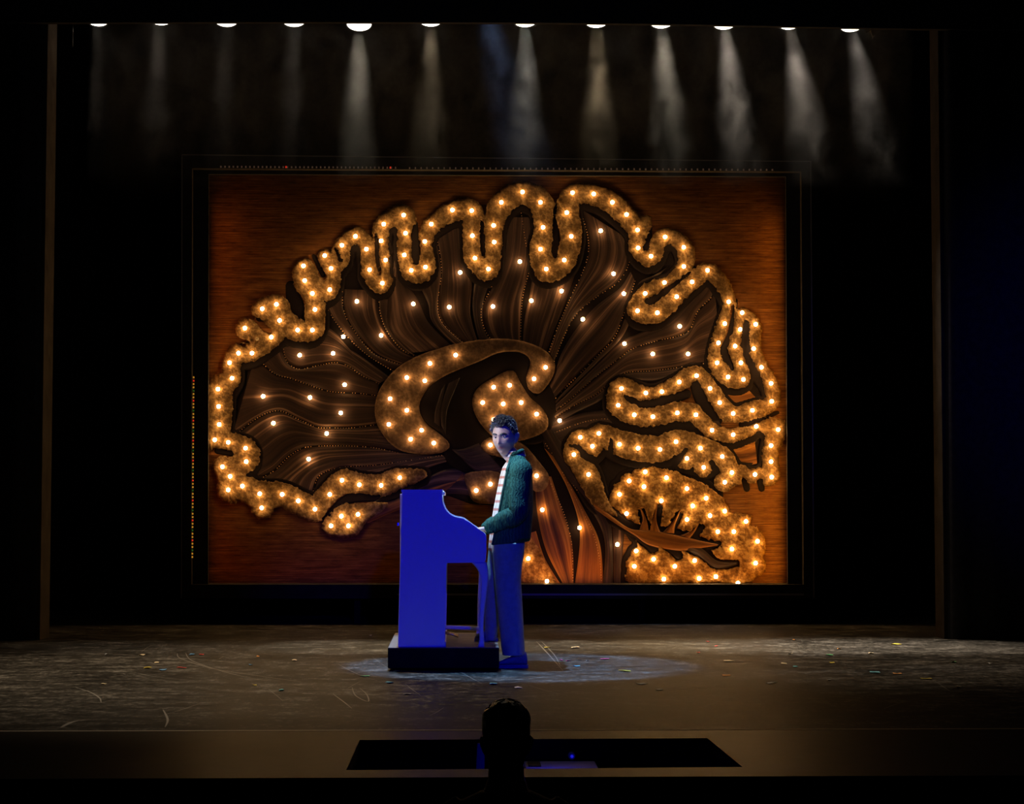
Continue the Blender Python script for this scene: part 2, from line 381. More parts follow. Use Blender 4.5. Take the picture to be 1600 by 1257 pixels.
# inner black liner that hides the amber strips
member('liner', [(299, 262), (326, 262), (325, 914), (299, 914)], -0.26, -0.22, M['frame'])
member('liner', [(1228, 268), (1253, 268), (1256, 914), (1231, 914)], -0.26, -0.22, M['frame'])
member('liner', [(300, 263), (1252, 268), (1252, 276), (300, 272)], -0.26, -0.22, M['frame'])
# amber strips tucked behind the liner, shining inwards across the canvas
def strip(px, y0, y1, power, col, sgn):
    a = P(px, y0, BY - 0.20); b_ = P(px, y1, BY - 0.20); mid = (a + b_) / 2
    tgt = (mid.x + sgn * 0.5, BY - 0.19, mid.z)
    l = bpy.data.lights.new('amber_strip', 'AREA'); l.energy = power; l.color = col; l.shape = 'RECTANGLE'
    l.size = 0.05; l.size_y = abs(a.z - b_.z)
    o = bpy.data.objects.new('amber_strip', l); COL.objects.link(o); o.location = mid
    d = (Vector(tgt) - mid).normalized(); q = Matrix((d.cross(Vector((0, 0, 1))).normalized() * -1, Vector((0, 0, 1)), -d)).transposed()
    x = Vector((0, 0, 1)).cross(-d).normalized(); y = (-d).cross(x)
    o.rotation_euler = Matrix((x, y, -d)).transposed().to_euler()
strip(324, 325, 600, 1.9, (1.0, 0.30, 0.04), 1)
strip(324, 720, 900, 0.6, (1.0, 0.20, 0.02), 1)
strip(1231.5, 345, 640, 5.6, (1.0, 0.42, 0.05), -1)
strip(1231.5, 640, 905, 8.5, (1.0, 0.44, 0.05), -1)
def bottom(px0, px1, power, col):
    a = P(px0, 906, BY - 0.2); b_ = P(px1, 906, BY - 0.2)
    l = bpy.data.lights.new('amber_strip', 'AREA'); l.energy = power; l.color = col; l.shape = 'RECTANGLE'; l.size = b_.x - a.x; l.size_y = 0.05
    o = bpy.data.objects.new('amber_strip', l); COL.objects.link(o); o.location = ((a.x + b_.x) / 2, BY - 0.2, a.z - 0.03)
    o.rotation_euler = Vector((0, 0.15, 1)).to_track_quat('-Z', 'Y').to_euler()
bottom(345, 640, 0.4, (1.0, 0.18, 0.02)); bottom(815, 960, 2.8, (1.0, 0.36, 0.03)); bottom(980, 1220, 2.4, (1.0, 0.34, 0.03))
# LED tape dots along the frame
def leds(pts, mats):
    for mi, mt in enumerate(mats):
        if mt is None: continue
        bm = bmesh.new()
        for k, q in enumerate(pts):
            if k % len(mats) != mi: continue
            p = P(q[0], q[1], BY + FY - 0.01)
            box(bm, p.x - 0.006, p.x + 0.006, FY - 0.016, FY - 0.001, p.z - 0.008, p.z + 0.008)
        o = frombm('led_tape', bm, mt, panel); o['kind'] = 'stuff'
leds([(302.5 - 0.012 * (y - 590) * 0.6, y) for y in np.arange(590, 872, 5.2)], [M['led_amber'], M['led_red'], M['led_amber'], M['led_amber'], M['led_green'], M['led_amber']])
leds([(x, 260.5 + 0.0053 * (x - 340)) for x in np.arange(345, 622, 6.5)], [M['led_dim']])
leds([(x, 260.5 + 0.0053 * (x - 340)) for x in (447, 610)], [M['led_red']])
leds([(x, 260.8 + 0.0053 * (x - 340)) for x in np.arange(640, 1210, 9)], [M['led_dim']])

# ---- distance fields on a pixel grid of the panel
GS = 2.0
gx = np.arange(306, 1250, GS); gy = np.arange(272, 940, GS)
GX, GY = np.meshgrid(gx, gy)
def d_path(pts, rad, closed=False, smooth=True, step=5.0):
    p = np.array([(q[0], q[1]) for q in pts], float)
    r = np.array([(q[2] if len(q) > 2 else rad) for q in pts], float)
    if smooth and len(p) > 2:
        c = catmull(np.column_stack([p, r]), step, closed)
    else: c = np.column_stack([p, r])
    if closed: c = np.vstack([c, c[:1]])
    D = np.full(GX.shape, 1e3)
    for i in range(len(c) - 1):
        a, b = c[i, :2], c[i + 1, :2]; rm = max(c[i, 2], c[i + 1, 2]) + 30
        x0, x1 = min(a[0], b[0]) - rm, max(a[0], b[0]) + rm; y0, y1 = min(a[1], b[1]) - rm, max(a[1], b[1]) + rm
        i0, i1 = np.searchsorted(gx, (x0, x1)); j0, j1 = np.searchsorted(gy, (y0, y1))
        if i1 <= i0 or j1 <= j0: continue
        X = GX[j0:j1, i0:i1]; Y = GY[j0:j1, i0:i1]; ab = b - a; L = ab @ ab + 1e-9
        t = np.clip(((X - a[0]) * ab[0] + (Y - a[1]) * ab[1]) / L, 0, 1)
        d = np.hypot(X - a[0] - t * ab[0], Y - a[1] - t * ab[1]) - (c[i, 2] + (c[i + 1, 2] - c[i, 2]) * t)
        np.minimum(D[j0:j1, i0:i1], d, out=D[j0:j1, i0:i1])
    return D
def d_poly(pts, smooth=True, step=6.0):
    c = catmull(pts, step, True) if smooth else np.array(pts, float)
    D = d_path([tuple(q) for q in c], 0, True, False)
    D = np.minimum(np.abs(D), 40)
    ins = np.zeros(GX.shape, bool); n = len(c)
    for i in range(n):
        (x0, y0), (x1, y1) = c[i], c[(i + 1) % n]
        cond = (y0 > GY) != (y1 > GY)
        if not cond.any(): continue
        xs = (x1 - x0) * (GY - y0) / (y1 - y0 + 1e-12) + x0
        ins ^= cond & (GX < xs)
    return np.where(ins, -D, D)
def fuzz(D, amp, s=0.25):
    rn = np.random.RandomState(3).randn(*D.shape)
    k = (rn + np.roll(rn, 1, 0) + np.roll(rn, 1, 1) + np.roll(rn, -1, 0) + np.roll(rn, -1, 1)) / 2.2
    return D + k * amp
def relief(name, D, mat, h_edge, w_edge, h_dome=0.0, w_dome=20.0, fur=None, parent=None, label=None, rough=0.0):
    ins = D < 0
    q = ins[:-1, :-1] | ins[1:, :-1] | ins[:-1, 1:] | ins[1:, 1:]
    g1, g0 = np.gradient(D, GS)
    gl = np.hypot(g0, g1) + 1e-6
    mv = np.where(D > 0, np.clip(D / gl, 0, 2.2 * GS), 0)
    X = GX - g0 / gl * mv; Y = GY - g1 / gl * mv
    prof = lambda t: np.sqrt(np.clip(1 - (1 - np.clip(t, 0, 1)) ** 2, 0, 1))
    hgt = h_edge * prof(-D / w_edge) + h_dome * prof(-D / w_dome)
    if rough:
        rn = np.random.RandomState(9).rand(*D.shape); hgt = hgt + np.where(ins, rough * rn * prof(-D / 6), 0)
    hgt = np.where(ins, hgt, 0.0)
    used = np.zeros(D.shape, bool)
    used[:-1, :-1] |= q; used[1:, :-1] |= q; used[:-1, 1:] |= q; used[1:, 1:] |= q
    idx = np.full(D.shape, -1); idx[used] = np.arange(used.sum())
    co = Bmany(X[used], Y[used], hgt[used])
    j, i = np.nonzero(q)
    faces = np.column_stack([idx[j, i], idx[j + 1, i], idx[j + 1, i + 1], idx[j, i + 1]])
    me = bpy.data.meshes.new(name); me.from_pydata(co.tolist(), [], faces.tolist())
    if fur is not None:
        at = me.attributes.new('fur', 'FLOAT', 'POINT'); at.data.foreach_set('value', fur[used].astype(np.float32))
    o = link(name, me, mat, parent or panel, True)
    if label: o['label'] = label
    return o
BULBS = [tuple(map(float, s.split(','))) for s in """631,338 600,352 634,366 596,378 603,408 632,400 643,424 665,419 664,379 674,352 556,371 535,385 573,391 578,423 598,444 508,401 518,421 516,454 475,417 477,440 489,460 493,485 489,517 466,517 438,502 433,477 411,484 384,514 425,528 374,553 395,553 558,472 646,476 537,527 596,525 469,556 521,553 707,330 737,331 738,370 742,405 763,422 772,380 771,354 783,318 816,302 844,318 848,357 844,391 853,422 881,408 892,371 885,334 894,303 927,305 956,318 978,337 995,361 996,389 1016,402 1038,372 719,427 702,481 770,480 812,410 830,471 877,456 938,362 958,429 974,460 910,500 975,538 1019,554 1007,460 1037,443 995,487 1026,490 712,556 1067,388 1067,418 1056,465 1080,442 1104,424 1137,473 1131,507 1121,537 1158,490 1155,516 1147,542 1179,508 1176,546 1061,511 1074,554 360,568 364,592 342,609 343,636 344,664 337,688 358,692 385,701 386,722 349,730 361,745 358,766 380,760 407,772 410,794 442,773 467,783 493,796 516,773 535,751 562,758 596,759 625,747 534,807 560,804 518,822 545,822 539,602 412,620 485,622 533,646 428,662 511,678 483,718 672,569 636,591 664,596 610,624 636,642 608,664 659,673 642,687 678,693 771,606 796,603 754,630 786,632 814,630 838,648 771,656 852,575 834,593 874,658 766,696 744,767 766,757 838,744 847,797 905,825 906,684 935,678 925,698 896,711 919,742 1119,568 1156,568 1136,590 1160,594 1188,575 1203,600 1204,628 1174,642 1144,647 1123,630 1108,608 1087,588 1060,598 1033,613 1008,615 970,608 965,634 990,649 1019,652 1057,646 1086,649 1111,673 1144,680 1180,667 1214,672 1203,697 1203,722 967,695 996,701 1030,703 1055,691 1093,701 1072,717 1098,731 1127,714 825,873 854,908 1131,754 1142,739 1178,742 1204,746 1007,738 982,752 1005,761 1040,747 967,773 978,803 1032,783 1072,764 1081,791 1072,812 1102,779 1108,806 1131,799 1120,831 1145,831 1164,815 1182,846 1142,858 1179,880 993,861 990,885 1020,874 1053,885 1084,876 1036,905 1091,904 1117,901 1151,911 964,851""".split()]
# radial brush strokes painted around every bulb
def fur_field():
    best = np.full(GX.shape, 1e9); val = np.zeros(GX.shape)
    rs = np.random.RandomState(5)
    for (x, y) in BULBS:
        dx = GX - x; dy = GY - y; d = dx * dx + dy * dy; msk = d < np.minimum(best, 60 ** 2)
        tb = rs.rand(44); a = (np.arctan2(dy[msk], dx[msk]) / (2 * PI) + 0.5) * 44
        i0 = np.floor(a).astype(int) % 44; fr_ = a - np.floor(a)
        val[msk] = tb[i0] * (1 - fr_) + tb[(i0 + 1) % 44] * fr_; best[msk] = d[msk]
    return val
FUR = fur_field() * 0.7 + np.random.RandomState(11).rand(*GX.shape) * 0.3

R1 = [(660,742,9),(625,748,17),(596,759,19),(562,758,19),(535,753,19),(514,775,20),(493,796,20),(467,785,20),(442,773,20),(407,774,24),(380,762,20),(360,752),(356,735,18),(385,722,18),(387,703,18),
 (358,690,16),(340,686,18),(343,664,20),(343,636,22),(344,609,22),(362,590,16),(362,568,16),(374,553,17),(395,550,16),(425,528,17),(440,505,20),(466,517,18),(489,515,18),(493,485,17),(488,460,17),(477,440,19),(476,425,18),
 (490,445,16),(512,456,16),(519,432,15),(516,415,13),(528,398,13),(535,387,14),(556,371,17),(573,391,15),(577,423,15),(596,444,16),(604,410,12),(596,378,14),(602,352,17),(631,338,17),(634,366,14),
 (631,400,14),(643,426,16),(665,421,16),(664,379,13),(676,352,14),(707,332,17),(737,331,18),(739,370,17),(741,405,16),(763,424,16),(771,380,15),(771,354,17),(784,320,20),(816,303,19),
 (845,318,20),(850,357,17),(844,391,18),(853,424,18),(881,410,18),(893,371,17),(887,334,19),(894,306,17),(927,305,17),(956,318,18),(980,340,17),(996,363,17),(996,389,14),(1016,403,15),
 (1038,372,15),(1066,386,16),(1067,416,16),(1037,443,14),(1006,461,14),(996,487,16),(1026,490,16),(1056,465,14),(1080,442,14),(1104,424,14),(1124,440,13),(1139,473,11),(1131,507,13),
 (1121,537,13),(1119,567,14),(1136,590,15),(1157,592,15),(1158,568,12),(1147,542,11),(1155,516,11),(1159,492,11),(1179,508,10),(1177,546,12),(1189,575,13),(1203,600,13),(1204,628,14),
 (1174,642,15),(1144,648,15),(1123,630,15),(1107,606,15),(1087,586,15),(1060,598,14),(1033,613,13),(1008,616,13),(970,606,16),(964,632,17),(990,649,16),(1019,652,16),(1057,644,16),(1086,648,15),
 (1111,673,13),(1144,681,12),(1180,668,13),(1214,670,16),(1205,697,14),(1203,722,14),(1203,745,14),(1178,742,14),(1142,742,17)]
BR1 = [[(384,514,17),(405,520,14),(425,528,16)], [(411,484,18),(433,477,17),(440,500,18)], [(475,417,14),(477,440,19)], [(508,401,12),(516,420,13)],
       [(535,385,13),(535,410,11),(518,425,9)], [(349,730,17),(361,745,18),(358,766,20),(380,760,18)], [(410,794,18),(407,772,20)], [(337,688,17),(343,664,20)],
       [(1010,346,9),(1000,368,13)], [(536,805,20),(545,818,22),(520,822,17)], [(536,808,20),(562,803,17),(600,790,7)]]
R2 = [(962,806,4),(935,780,14),(919,745,19),(904,722,17),(896,710,18),(904,690,18),(922,690,18),(937,678,16),(967,692,21),(996,700,22),(1030,702,22),(1058,690,19),(1093,700,19),(1127,714,17),(1142,739,17)]
BR2 = [[(1072,717,18),(1093,701,19)], [(1098,731,16),(1093,703,16)], [(1131,754,16),(1142,739,17)], [(925,698,18),(935,680,16)]]
GROOVE = [[(588,370,3),(589,398,3),(594,428,2)], [(615,362,6),(614,395,6),(618,430,7)], [(648,355,4),(649,392,7),(650,409,5)], [(556,390,6),(557,408,6),(556,430,7)],
          [(524,389,2),(533,408,2)], [(490,404,2),(503,425,3),(507,439,1.5)], [(397,496,3),(410,509,5),(420,516,4)], [(366,533,1.5),(382,541,2)],
          [(753,345,2),(754,385,4),(756,402,2)], [(866,325,1),(868,375,5),(867,400,3)], [(1016,362,3),(1010,388,4)],
          [(1047,392,8),(1050,410,8),(1030,427,8),(1000,427,6)], [(1078,426,2),(1045,452,4),(1012,472,5)], [(1144,480,2),(1142,512,4),(1131,545,5),(1134,558,6),(1144,577,3)],
          [(1166,505,3),(1164,530,5),(1168,560,5),(1184,592,5),(1189,618,6)], [(1087,602,7),(1098,628,8),(1120,656,6)], [(1214,646,1.5),(1165,663,3),(1125,663,4)],
          [(976,620,3),(1006,632,6),(1044,625,6),(1072,616,5)], [(1186,682,7),(1181,704,6),(1183,722,7),(1172,728,5)], [(955,688,1.5),(952,716,5)],
          [(890,697,1),(905,700,3),(913,712,4),(930,720,6)], [(1072,702,2),(1056,722,5)], [(1112,722,3),(1119,738,5)], [(504,812,1),(523,790,4),(545,778,6),(591,776,3)],
          [(1162,751,4),(1166,762,4)], [(1187,752,4),(1189,762,4)], [(335,703,3),(360,708,4)], [(690,373,5),(715,356,5)]]
D1 = d_path(R1, 18); 
for b in BR1: D1 = np.minimum(D1, d_path(b, 17))
D2 = d_path(R2, 18)
for b in BR2: D2 = np.minimum(D2, d_path(b, 17))
DG = np.full(GX.shape, 1e3)
for g in GROOVE: DG = np.minimum(DG, d_path(g, 3))
DR1 = np.maximum(D1, -DG); DR2 = np.maximum(D2, -DG)
inner = [q[:2] for q in R1] + [(1105,752),(1030,735),(970,770),(962,800),(968,840),(960,936),(935,936),(925,914),(818,912),(815,800),(780,792),(735,788),(700,775),(650,775),(600,788),(575,790),(600,772)]
DI = d_poly(inner, False)
relief('white_matter_ground', DI, M['fibre_dark'] if False else M['sulcus'], 0.004, 2)
# outer sulci filled with dark paint
osul = [[(455,448,9),(460,470,12),(472,492,10)], [(430,500,3),(405,498,5)], [(1016,350,3),(1011,392,8)], [(648,350,5),(649,412,10)], [(868,320,3),(868,405,9)], [(753,340,4),(755,395,6)],
        [(1085,420,4),(1040,455,7),(1010,474,8)], [(1150,470,3),(1142,520,5),(1130,550,7)], [(1215,645,3),(1160,664,6)], [(588,362,3),(591,420,5)], [(340,705,5),(365,708,6)], [(490,400,3),(505,430,4)], [(524,386,3),(535,408,4)],
        [(504,814,3),(545,780,8),(600,778,7)], [(1164,750,6),(1167,764,5)], [(1188,750,6),(1190,764,5)], [(1075,705,8),(1054,725,10)], [(940,745,20),(950,775,18)], [(960,728,16),(1050,728,14),(1110,748,12)]]
osul += [[(1131,545,7),(1134,560,8),(1142,576,5)], [(976,620,6),(1006,632,9),(1044,625,9),(1072,616,8)], [(1087,602,9),(1098,628,11),(1120,656,9)]]
for g in osul: relief('sulcus', d_path(g, 5), M['sulcus'], 0.003 + 0.0003 * osul.index(g), 2)

# ---- fibre bundles: ruled patches between two flow lines
def resample(pts, n):
    c = catmull(pts, 2.0); s = np.r_[0, np.cumsum(np.hypot(*np.diff(c, axis=0).T))]
    t = np.linspace(0, s[-1], n); return np.column_stack([np.interp(t, s, c[:, 0]), np.interp(t, s, c[:, 1])])
def bundle(A, Bc, mat='fibre', nu=15, nv=44, h0=0.007, puff=0.010, reps=1.0):
    a = resample(A, nv); b = resample(Bc, nv)
    co = []; uv = []
    wid = np.hypot(*(a[nv // 3] - b[nv // 3])) / 60.0
    for i in range(nv):
        for k in range(nu):
            u = k / (nu - 1); q = a[i] * (1 - u) + b[i] * u
            h = h0 + puff * math.sin(PI * u) ** 0.6
            if k in (0, nu - 1): h = 0.0
            co.append(q.tolist() + [h]); uv.append((u * wid, i / (nv - 1)))
    co = np.array(co); V = Bmany(co[:, 0], co[:, 1], co[:, 2])
    f = [(i * nu + k, i * nu + k + 1, (i + 1) * nu + k + 1, (i + 1) * nu + k) for i in range(nv - 1) for k in range(nu - 1)]
    me = bpy.data.meshes.new('fibre_bundle'); me.from_pydata(V.tolist(), [], f)
    ul = me.uv_layers.new(name='UVMap')
    for p in me.polygons:
        for li in p.loop_indices: ul.data[li].uv = uv[me.loops[li].vertex_index]
    return link('fibre_bundle', me, M[mat], panel, True)
L0a = [(505,470),(522,500),(548,532),(578,558),(614,580)]
L0 = [(535,452),(537,484),(550,512),(583,552),(625,570)]
Lm = [(593,455),(593,484),(603,515),(626,545),(650,558)]
L1 = [(443,542),(446,560),(455,572),(470,577),(500,571),(525,567),(545,573),(565,587),(592,600)]
L2 = [(398,560),(408,566),(430,585),(455,592),(480,601),(510,611),(535,614),(560,615),(590,619)]
L3 = [(362,685),(380,670),(400,655),(420,645),(440,643),(465,655),(495,668),(520,669),(550,669),(588,664)]
L4 = [(396,760),(410,747),(430,735),(450,715),(470,702),(490,698),(525,697),(560,698),(590,701),(630,710)]
L5 = [(488,776),(495,750),(510,737),(540,730),(580,728),(625,722),(690,712)]
L6 = [(560,760),(620,748),(660,735),(700,722),(745,715)]
Lc = [(683,375),(690,423),(684,477),(693,507),(729,540)]
Lc2 = [(724,350),(727,400),(738,440),(736,490),(748,538)]
Ld = [(791,340),(786,400),(767,451),(752,484),(757,515),(773,538)]
Le = [(834,340),(829,400),(823,440),(816,469),(813,540)]
Lf = [(906,326),(919,375),(915,413),(892,464),(872,510),(858,550)]
Lg = [(978,372),(984,405),(968,439),(933,464),(902,490),(884,520),(866,565)]
Lh = [(992,440),(984,464),(973,495),(958,530),(920,570),(880,610),(848,645)]
Li = [(1116,450),(1112,464),(1090,487),(1078,515),(1058,526),(1027,533),(989,545),(968,560),(930,590),(890,625),(856,652)]
Lj = [(1128,575),(1110,570),(1091,569),(1057,575),(1017,580),(978,583),(952,599),(931,617),(894,636),(858,660)]
Lk = [(1130,690),(1095,672),(1070,665),(1044,673),(1007,679),(970,664),(947,655),(912,660),(870,675),(850,682)]
Ll = [(1150,700),(1100,690),(1060,685),(1020,694),(970,686),(930,676),(890,690),(850,700)]
bundle([(430,540),(450,540),(500,535),(545,545),(590,575),(610,590)], L1)
bundle([(480,510),(500,505),(525,520),(560,560),(600,588)], [(446,548),(475,545),(520,545),(550,562),(595,595)], 'fibre')
bundle(L0a, L0); bundle(L0, Lm); bundle(L1, L2); bundle(L2, L3); bundle(L3, L4); bundle(L4, L5)
bundle(L5, L6); bundle([(618,375),(614,420),(604,460),(606,515),(640,552)], [(622,372),(630,430),(655,470),(672,505),(712,545)])
bundle(Lm, [(612,440),(606,470),(610,515),(645,553),(670,556)]); bundle([(650,440),(668,475),(676,505),(715,545)], Lc)
bundle(Lc, Lc2); bundle([(742,430),(738,480),(745,520),(752,540)], [(772,430),(756,470),(756,515),(775,540)], 'fibre_dark')
bundle(Ld, Le); bundle([(832,420),(826,460),(818,500),(815,545)], [(900,430),(886,470),(868,515),(855,550)], 'fibre')
bundle(Lf, Lg); bundle([(985,425),(968,450),(930,478),(902,510),(880,545),(852,610)], Lh)
bundle([(1030,430),(1000,440),(984,470),(975,500),(960,530),(920,572),(850,645)], [(1045,415),(1010,450),(990,490),(970,530),(925,575),(852,648)])
bundle([(1096,440),(1070,475),(1030,505),(1000,520),(968,535),(925,575),(850,650)], Li); bundle(Li, Lj); bundle(Lj, [(1088,590),(1060,585),(1020,595),(970,595),(940,625),(900,645),(860,668)], 'fibre_dark')
bundle([(950,640),(910,645),(870,660),(840,668)], [(960,665),(930,664),(890,672),(850,690)], 'fibre_dark')
bundle([(1120,655),(1070,660),(1040,666),(1000,672),(960,655),(910,655),(850,678)], Ll, 'fibre_dark')
bundle([(1178,684),(1160,690),(1135,694),(1115,700)], [(1183,726),(1160,728),(1145,722),(1125,705)], 'fibre_orange')
bundle([(1120,665),(1128,680),(1160,690),(1182,684)], [(1115,690),(1130,696),(1150,700),(1175,705)], 'fibre_orange')
bundle([(1160,600),(1140,612),(1120,600),(1100,580)], [(1190,632),(1150,632),(1128,618),(1105,588)], 'fibre_orange')
# ventricle strands, lower curtain, stem
bundle([(640,770),(690,735),(740,735),(770,760)], [(600,790),(680,775),(730,775),(750,790)], 'fibre')
bundle([(560,800),(620,778),(680,752),(720,735)], [(575,818),(640,790),(700,770),(735,760)], 'fibre_orange')
bundle([(700,600),(690,640),(695,680),(703,700)], [(760,580),(735,620),(715,670),(705,702)], 'fibre_dark')
bundle([(600,715),(660,712),(720,716),(760,740)], [(640,735),(690,722),(730,728),(765,755)], 'fibre_dark')
bundle([(835,745),(838,800),(852,860),(880,914)], [(862,745),(880,800),(895,850),(897,914)], 'fibre_orange')
bundle([(850,700),(885,760),(905,830),(897,914)], [(870,720),(915,800),(938,850),(944,914)], 'fibre_orange')
bundle([(835,672),(875,735),(925,800),(945,850),(941,914)], [(870,672),(905,745),(950,808),(957,850),(958,914)], 'fibre_dark', puff=0.016)
bundle([(810,840),(815,870),(818,900),(815,914)], [(838,830),(850,868),(865,895),(878,914)], 'fibre_orange')
bundle([(955,820),(957,850),(958,900),(960,914)], [(976,830),(973,860),(970,900),(970,914)], 'fibre')
TRIM = [L1, L2, L3, L4, L5, L0a, L0, Lm, Lc, Ld, [(813,325),(821,378),(827,418),(816,469),(813,535)], Lf, Lg, Lh, Li, Lj, Lk,
        [(877,735),(905,790),(925,830),(936,870),(940,912)], [(855,745),(880,800),(893,850),(895,912)], [(703,697),(730,690),(755,683)], [(690,600),(685,640),(680,665)], [(850,690),(880,735),(912,780),(945,815)]]
for t in TRIM:
    c = resample(t, max(6, int(np.hypot(*np.diff(catmull(t, 2.0), axis=0).T).sum() / 4.2)))
    bm = bmesh.new()
    for q in c:
        if random.random() < 0.12: continue
        p = B(q[0], q[1], 0.014); r = random.uniform(0.003, 0.0052)
        bmesh.ops.create_icosphere(bm, subdivisions=1, radius=r, matrix=Matrix.Translation(p))
    o = frombm('bead_trim', bm, M['bead'], panel); o['kind'] = 'stuff'

# dark painted edge inside the brain around the cortex
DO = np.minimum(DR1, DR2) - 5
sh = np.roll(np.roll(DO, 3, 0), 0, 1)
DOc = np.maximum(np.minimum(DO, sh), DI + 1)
relief('cortex_outline', DOc, M['sulcus'], 0.0195, 2.5, label='black painted outline inside the cortex ribbon')
relief('cortex_ribbon', fuzz(DR1, 0.9), M['fur'], 0.024, 3.0, 0.014, 18, FUR, rough=0.003, label='tan furry folded cortex band')
relief('cortex_ribbon', fuzz(DR2, 0.7), M['fur'], 0.024, 3.0, 0.014, 20, FUR, rough=0.002, label='lower tan cortex band')
CAL = [(697,706),(660,711),(620,702),(593,672),(585,637),(598,600),(630,568),(680,546),(740,532),(800,530),(848,545),(868,572),(858,600),(842,616),(826,610),(821,590),(828,565),(812,552),(780,553),(750,566),(720,578),(690,592),(668,610),(656,635),(665,660),(690,680),(703,694)]
VEN = [(652,635),(668,606),(690,588),(720,574),(750,560),(780,549),(815,548),(830,562),(824,592),(838,618),(858,600),(870,640),(850,690),(790,700),(750,745),(700,725),(690,700),(690,680),(664,662)]
relief('ventricle', d_poly(VEN), M['sulcus'], 0.019, 3)
for A_, B2_ in ([(700,600),(688,640),(690,665)],[(720,590),(700,640),(697,680)]), ([(745,690),(720,700),(705,702)],[(790,740),(750,742),(720,715)]), ([(690,610),(680,640),(678,660)],[(696,600),(690,640),(688,668)]):
    bundle(A_, B2_, 'fibre_dark', h0=0.019, puff=0.006)
relief('corpus_callosum', d_poly(CAL), M['fur_smooth'], 0.024, 3, 0.016, 22, FUR, label='brown arched core band')
THA = [(800,578),(768,591),(744,608),(737,632),(748,660),(772,685),(800,692),(835,684),(855,672),(857,655),(846,636),(828,620),(815,600)]
relief('thalamus', d_poly(THA), M['fur_smooth'], 0.024, 3, 0.016, 22, FUR, label='rounded brown core lobe')
KNO = [(750,694),(764,683),(785,686),(815,692),(845,725),(858,745),(853,765),(835,768),(815,740),(790,718),(765,712),(752,704)]
relief('brainstem_knob', d_poly(KNO), M['fur_smooth'], 0.022, 3, 0.012, 16, FUR)
CHI = [(725,742),(750,735),(780,738),(800,760),(795,785),(765,788),(740,784),(730,765)]
relief('chiasm_lobe', d_poly(CHI), M['fur_smooth'], 0.022, 3, 0.012, 16, FUR)
BLB = [(812,838),(830,838),(845,860),(860,890),(872,913),(812,913)]
relief('stem_lobe', d_poly(BLB, False), M['fur_cereb'], 0.016, 3, 0.012, 18, FUR)
CER = [(953,790),(957,765),(972,745),(1000,732),(1035,731),(1075,744),(1110,762),(1130,778),(1142,800),(1160,803),(1174,806),(1176,822),(1190,832),(1196,850),(1192,870),(1196,890),(1180,906),(1150,914),(1080,914),(985,914),(977,892),(984,866),(992,845),(975,820),(960,808)]
rs = np.random.RandomState(2)
cc = catmull(CER, 7, True); cc = cc + rs.randn(*cc.shape) * 1.2
DC = np.maximum(d_poly(cc.tolist(), False), GY - 913.5)
VIT = [[(930,790,10),(960,812,9),(992,830,8),(1030,838,12),(1070,845,12),(1100,852,7),(1122,850,2)], [(1075,850,9),(1100,865,6),(1120,882,5),(1150,880,2)], [(1005,838,10),(1020,855,6)], [(1045,850,9),(1060,868,4)],
       [(1010,826,4),(1002,800,2)], [(1025,826,4),(1030,795,1.5)], [(1050,828,4),(1060,805,1.5)], [(1085,838,4),(1095,824,2)]]
DV = np.full(GX.shape, 1e3)
for v in VIT: DV = np.minimum(DV, d_path(v, 5))
relief('cerebellum_edge', np.maximum(DC - 8, np.maximum(-(GX - 935), GX - 1130)), M['sulcus'], 0.014, 3)
relief('cerebellum', fuzz(np.maximum(DC, -(DV - 3)), 1.0), M['fur_cereb'], 0.022, 3, 0.018, 22, FUR, rough=0.006, label='golden leafy cerebellum lobe')
relief('arbor_vitae_edge', np.maximum(DV - 3, DC - 30), M['sulcus'], 0.020, 3)
bundle([(925,782),(955,806),(985,826),(1020,828),(1060,836),(1100,846),(1122,851)], [(930,797),(960,818),(992,838),(1015,854),(1060,862),(1090,858),(1120,853)], 'fibre_orange', h0=0.022, puff=0.014)
bundle([(1060,846),(1095,856),(1120,876),(1150,880)], [(1066,858),(1090,868),(1118,888),(1150,882)], 'fibre_dark', h0=0.022, puff=0.010)
for q in ([(996,828),(1003,812),(998,792)],[(1016,830),(1010,810),(1000,791)]), ([(1012,830),(1020,808),(1026,784)],[(1034,832),(1026,812),(1028,784)]), ([(1032,832),(1048,818),(1062,796)],[(1056,834),(1056,820),(1064,797)]), ([(1060,836),(1078,830),(1090,818)],[(1080,842),(1086,832),(1092,819)]):
    bundle(q[0], q[1], 'fibre_orange', h0=0.022, puff=0.008, nv=12, nu=7)

# ---- bulbs
bm = bmesh.new(); bmesh.ops.create_icosphere(bm, subdivisions=2, radius=0.0195)
for v in bm.verts:
    if v.co.y > 0: v.co.y *= 1.25; v.co.x *= 1 - 0.25 * v.co.y / 0.0195; v.co.z *= 1 - 0.25 * v.co.y / 0.0195
bme = bpy.data.meshes.new('bulb'); bm.to_mesh(bme); bm.free(); bme.materials.append(M['bulb'])
bme.polygons.foreach_set('use_smooth', [True] * len(bme.polygons))
bm = bmesh.new(); tube(bm, [(0, 0.016, 0), (0, 0.024, 0), (0, 0.050, 0)], [0.007, 0.009, 0.010], 8)
sme = bpy.data.meshes.new('socket'); bmesh.ops.recalc_face_normals(bm, faces=bm.faces); bm.to_mesh(sme); bm.free(); sme.materials.append(M['socket'])
DALL = np.minimum.reduce([DR1, DR2, d_poly(CAL), d_poly(THA), DC])
for (x, y) in BULBS:
    i = int(round((x - gx[0]) / GS)); j = int(round((y - gy[0]) / GS))
    hgt = 0.070 if DALL[j, i] < 0 else 0.054
    o = bpy.data.objects.new('bulb', bme); COL.objects.link(o); o.parent = panel; o.location = B(x, y, hgt)
    s = bpy.data.objects.new('socket', sme); COL.objects.link(s); s.parent = o
    if y > 905: o.location.y = -0.085
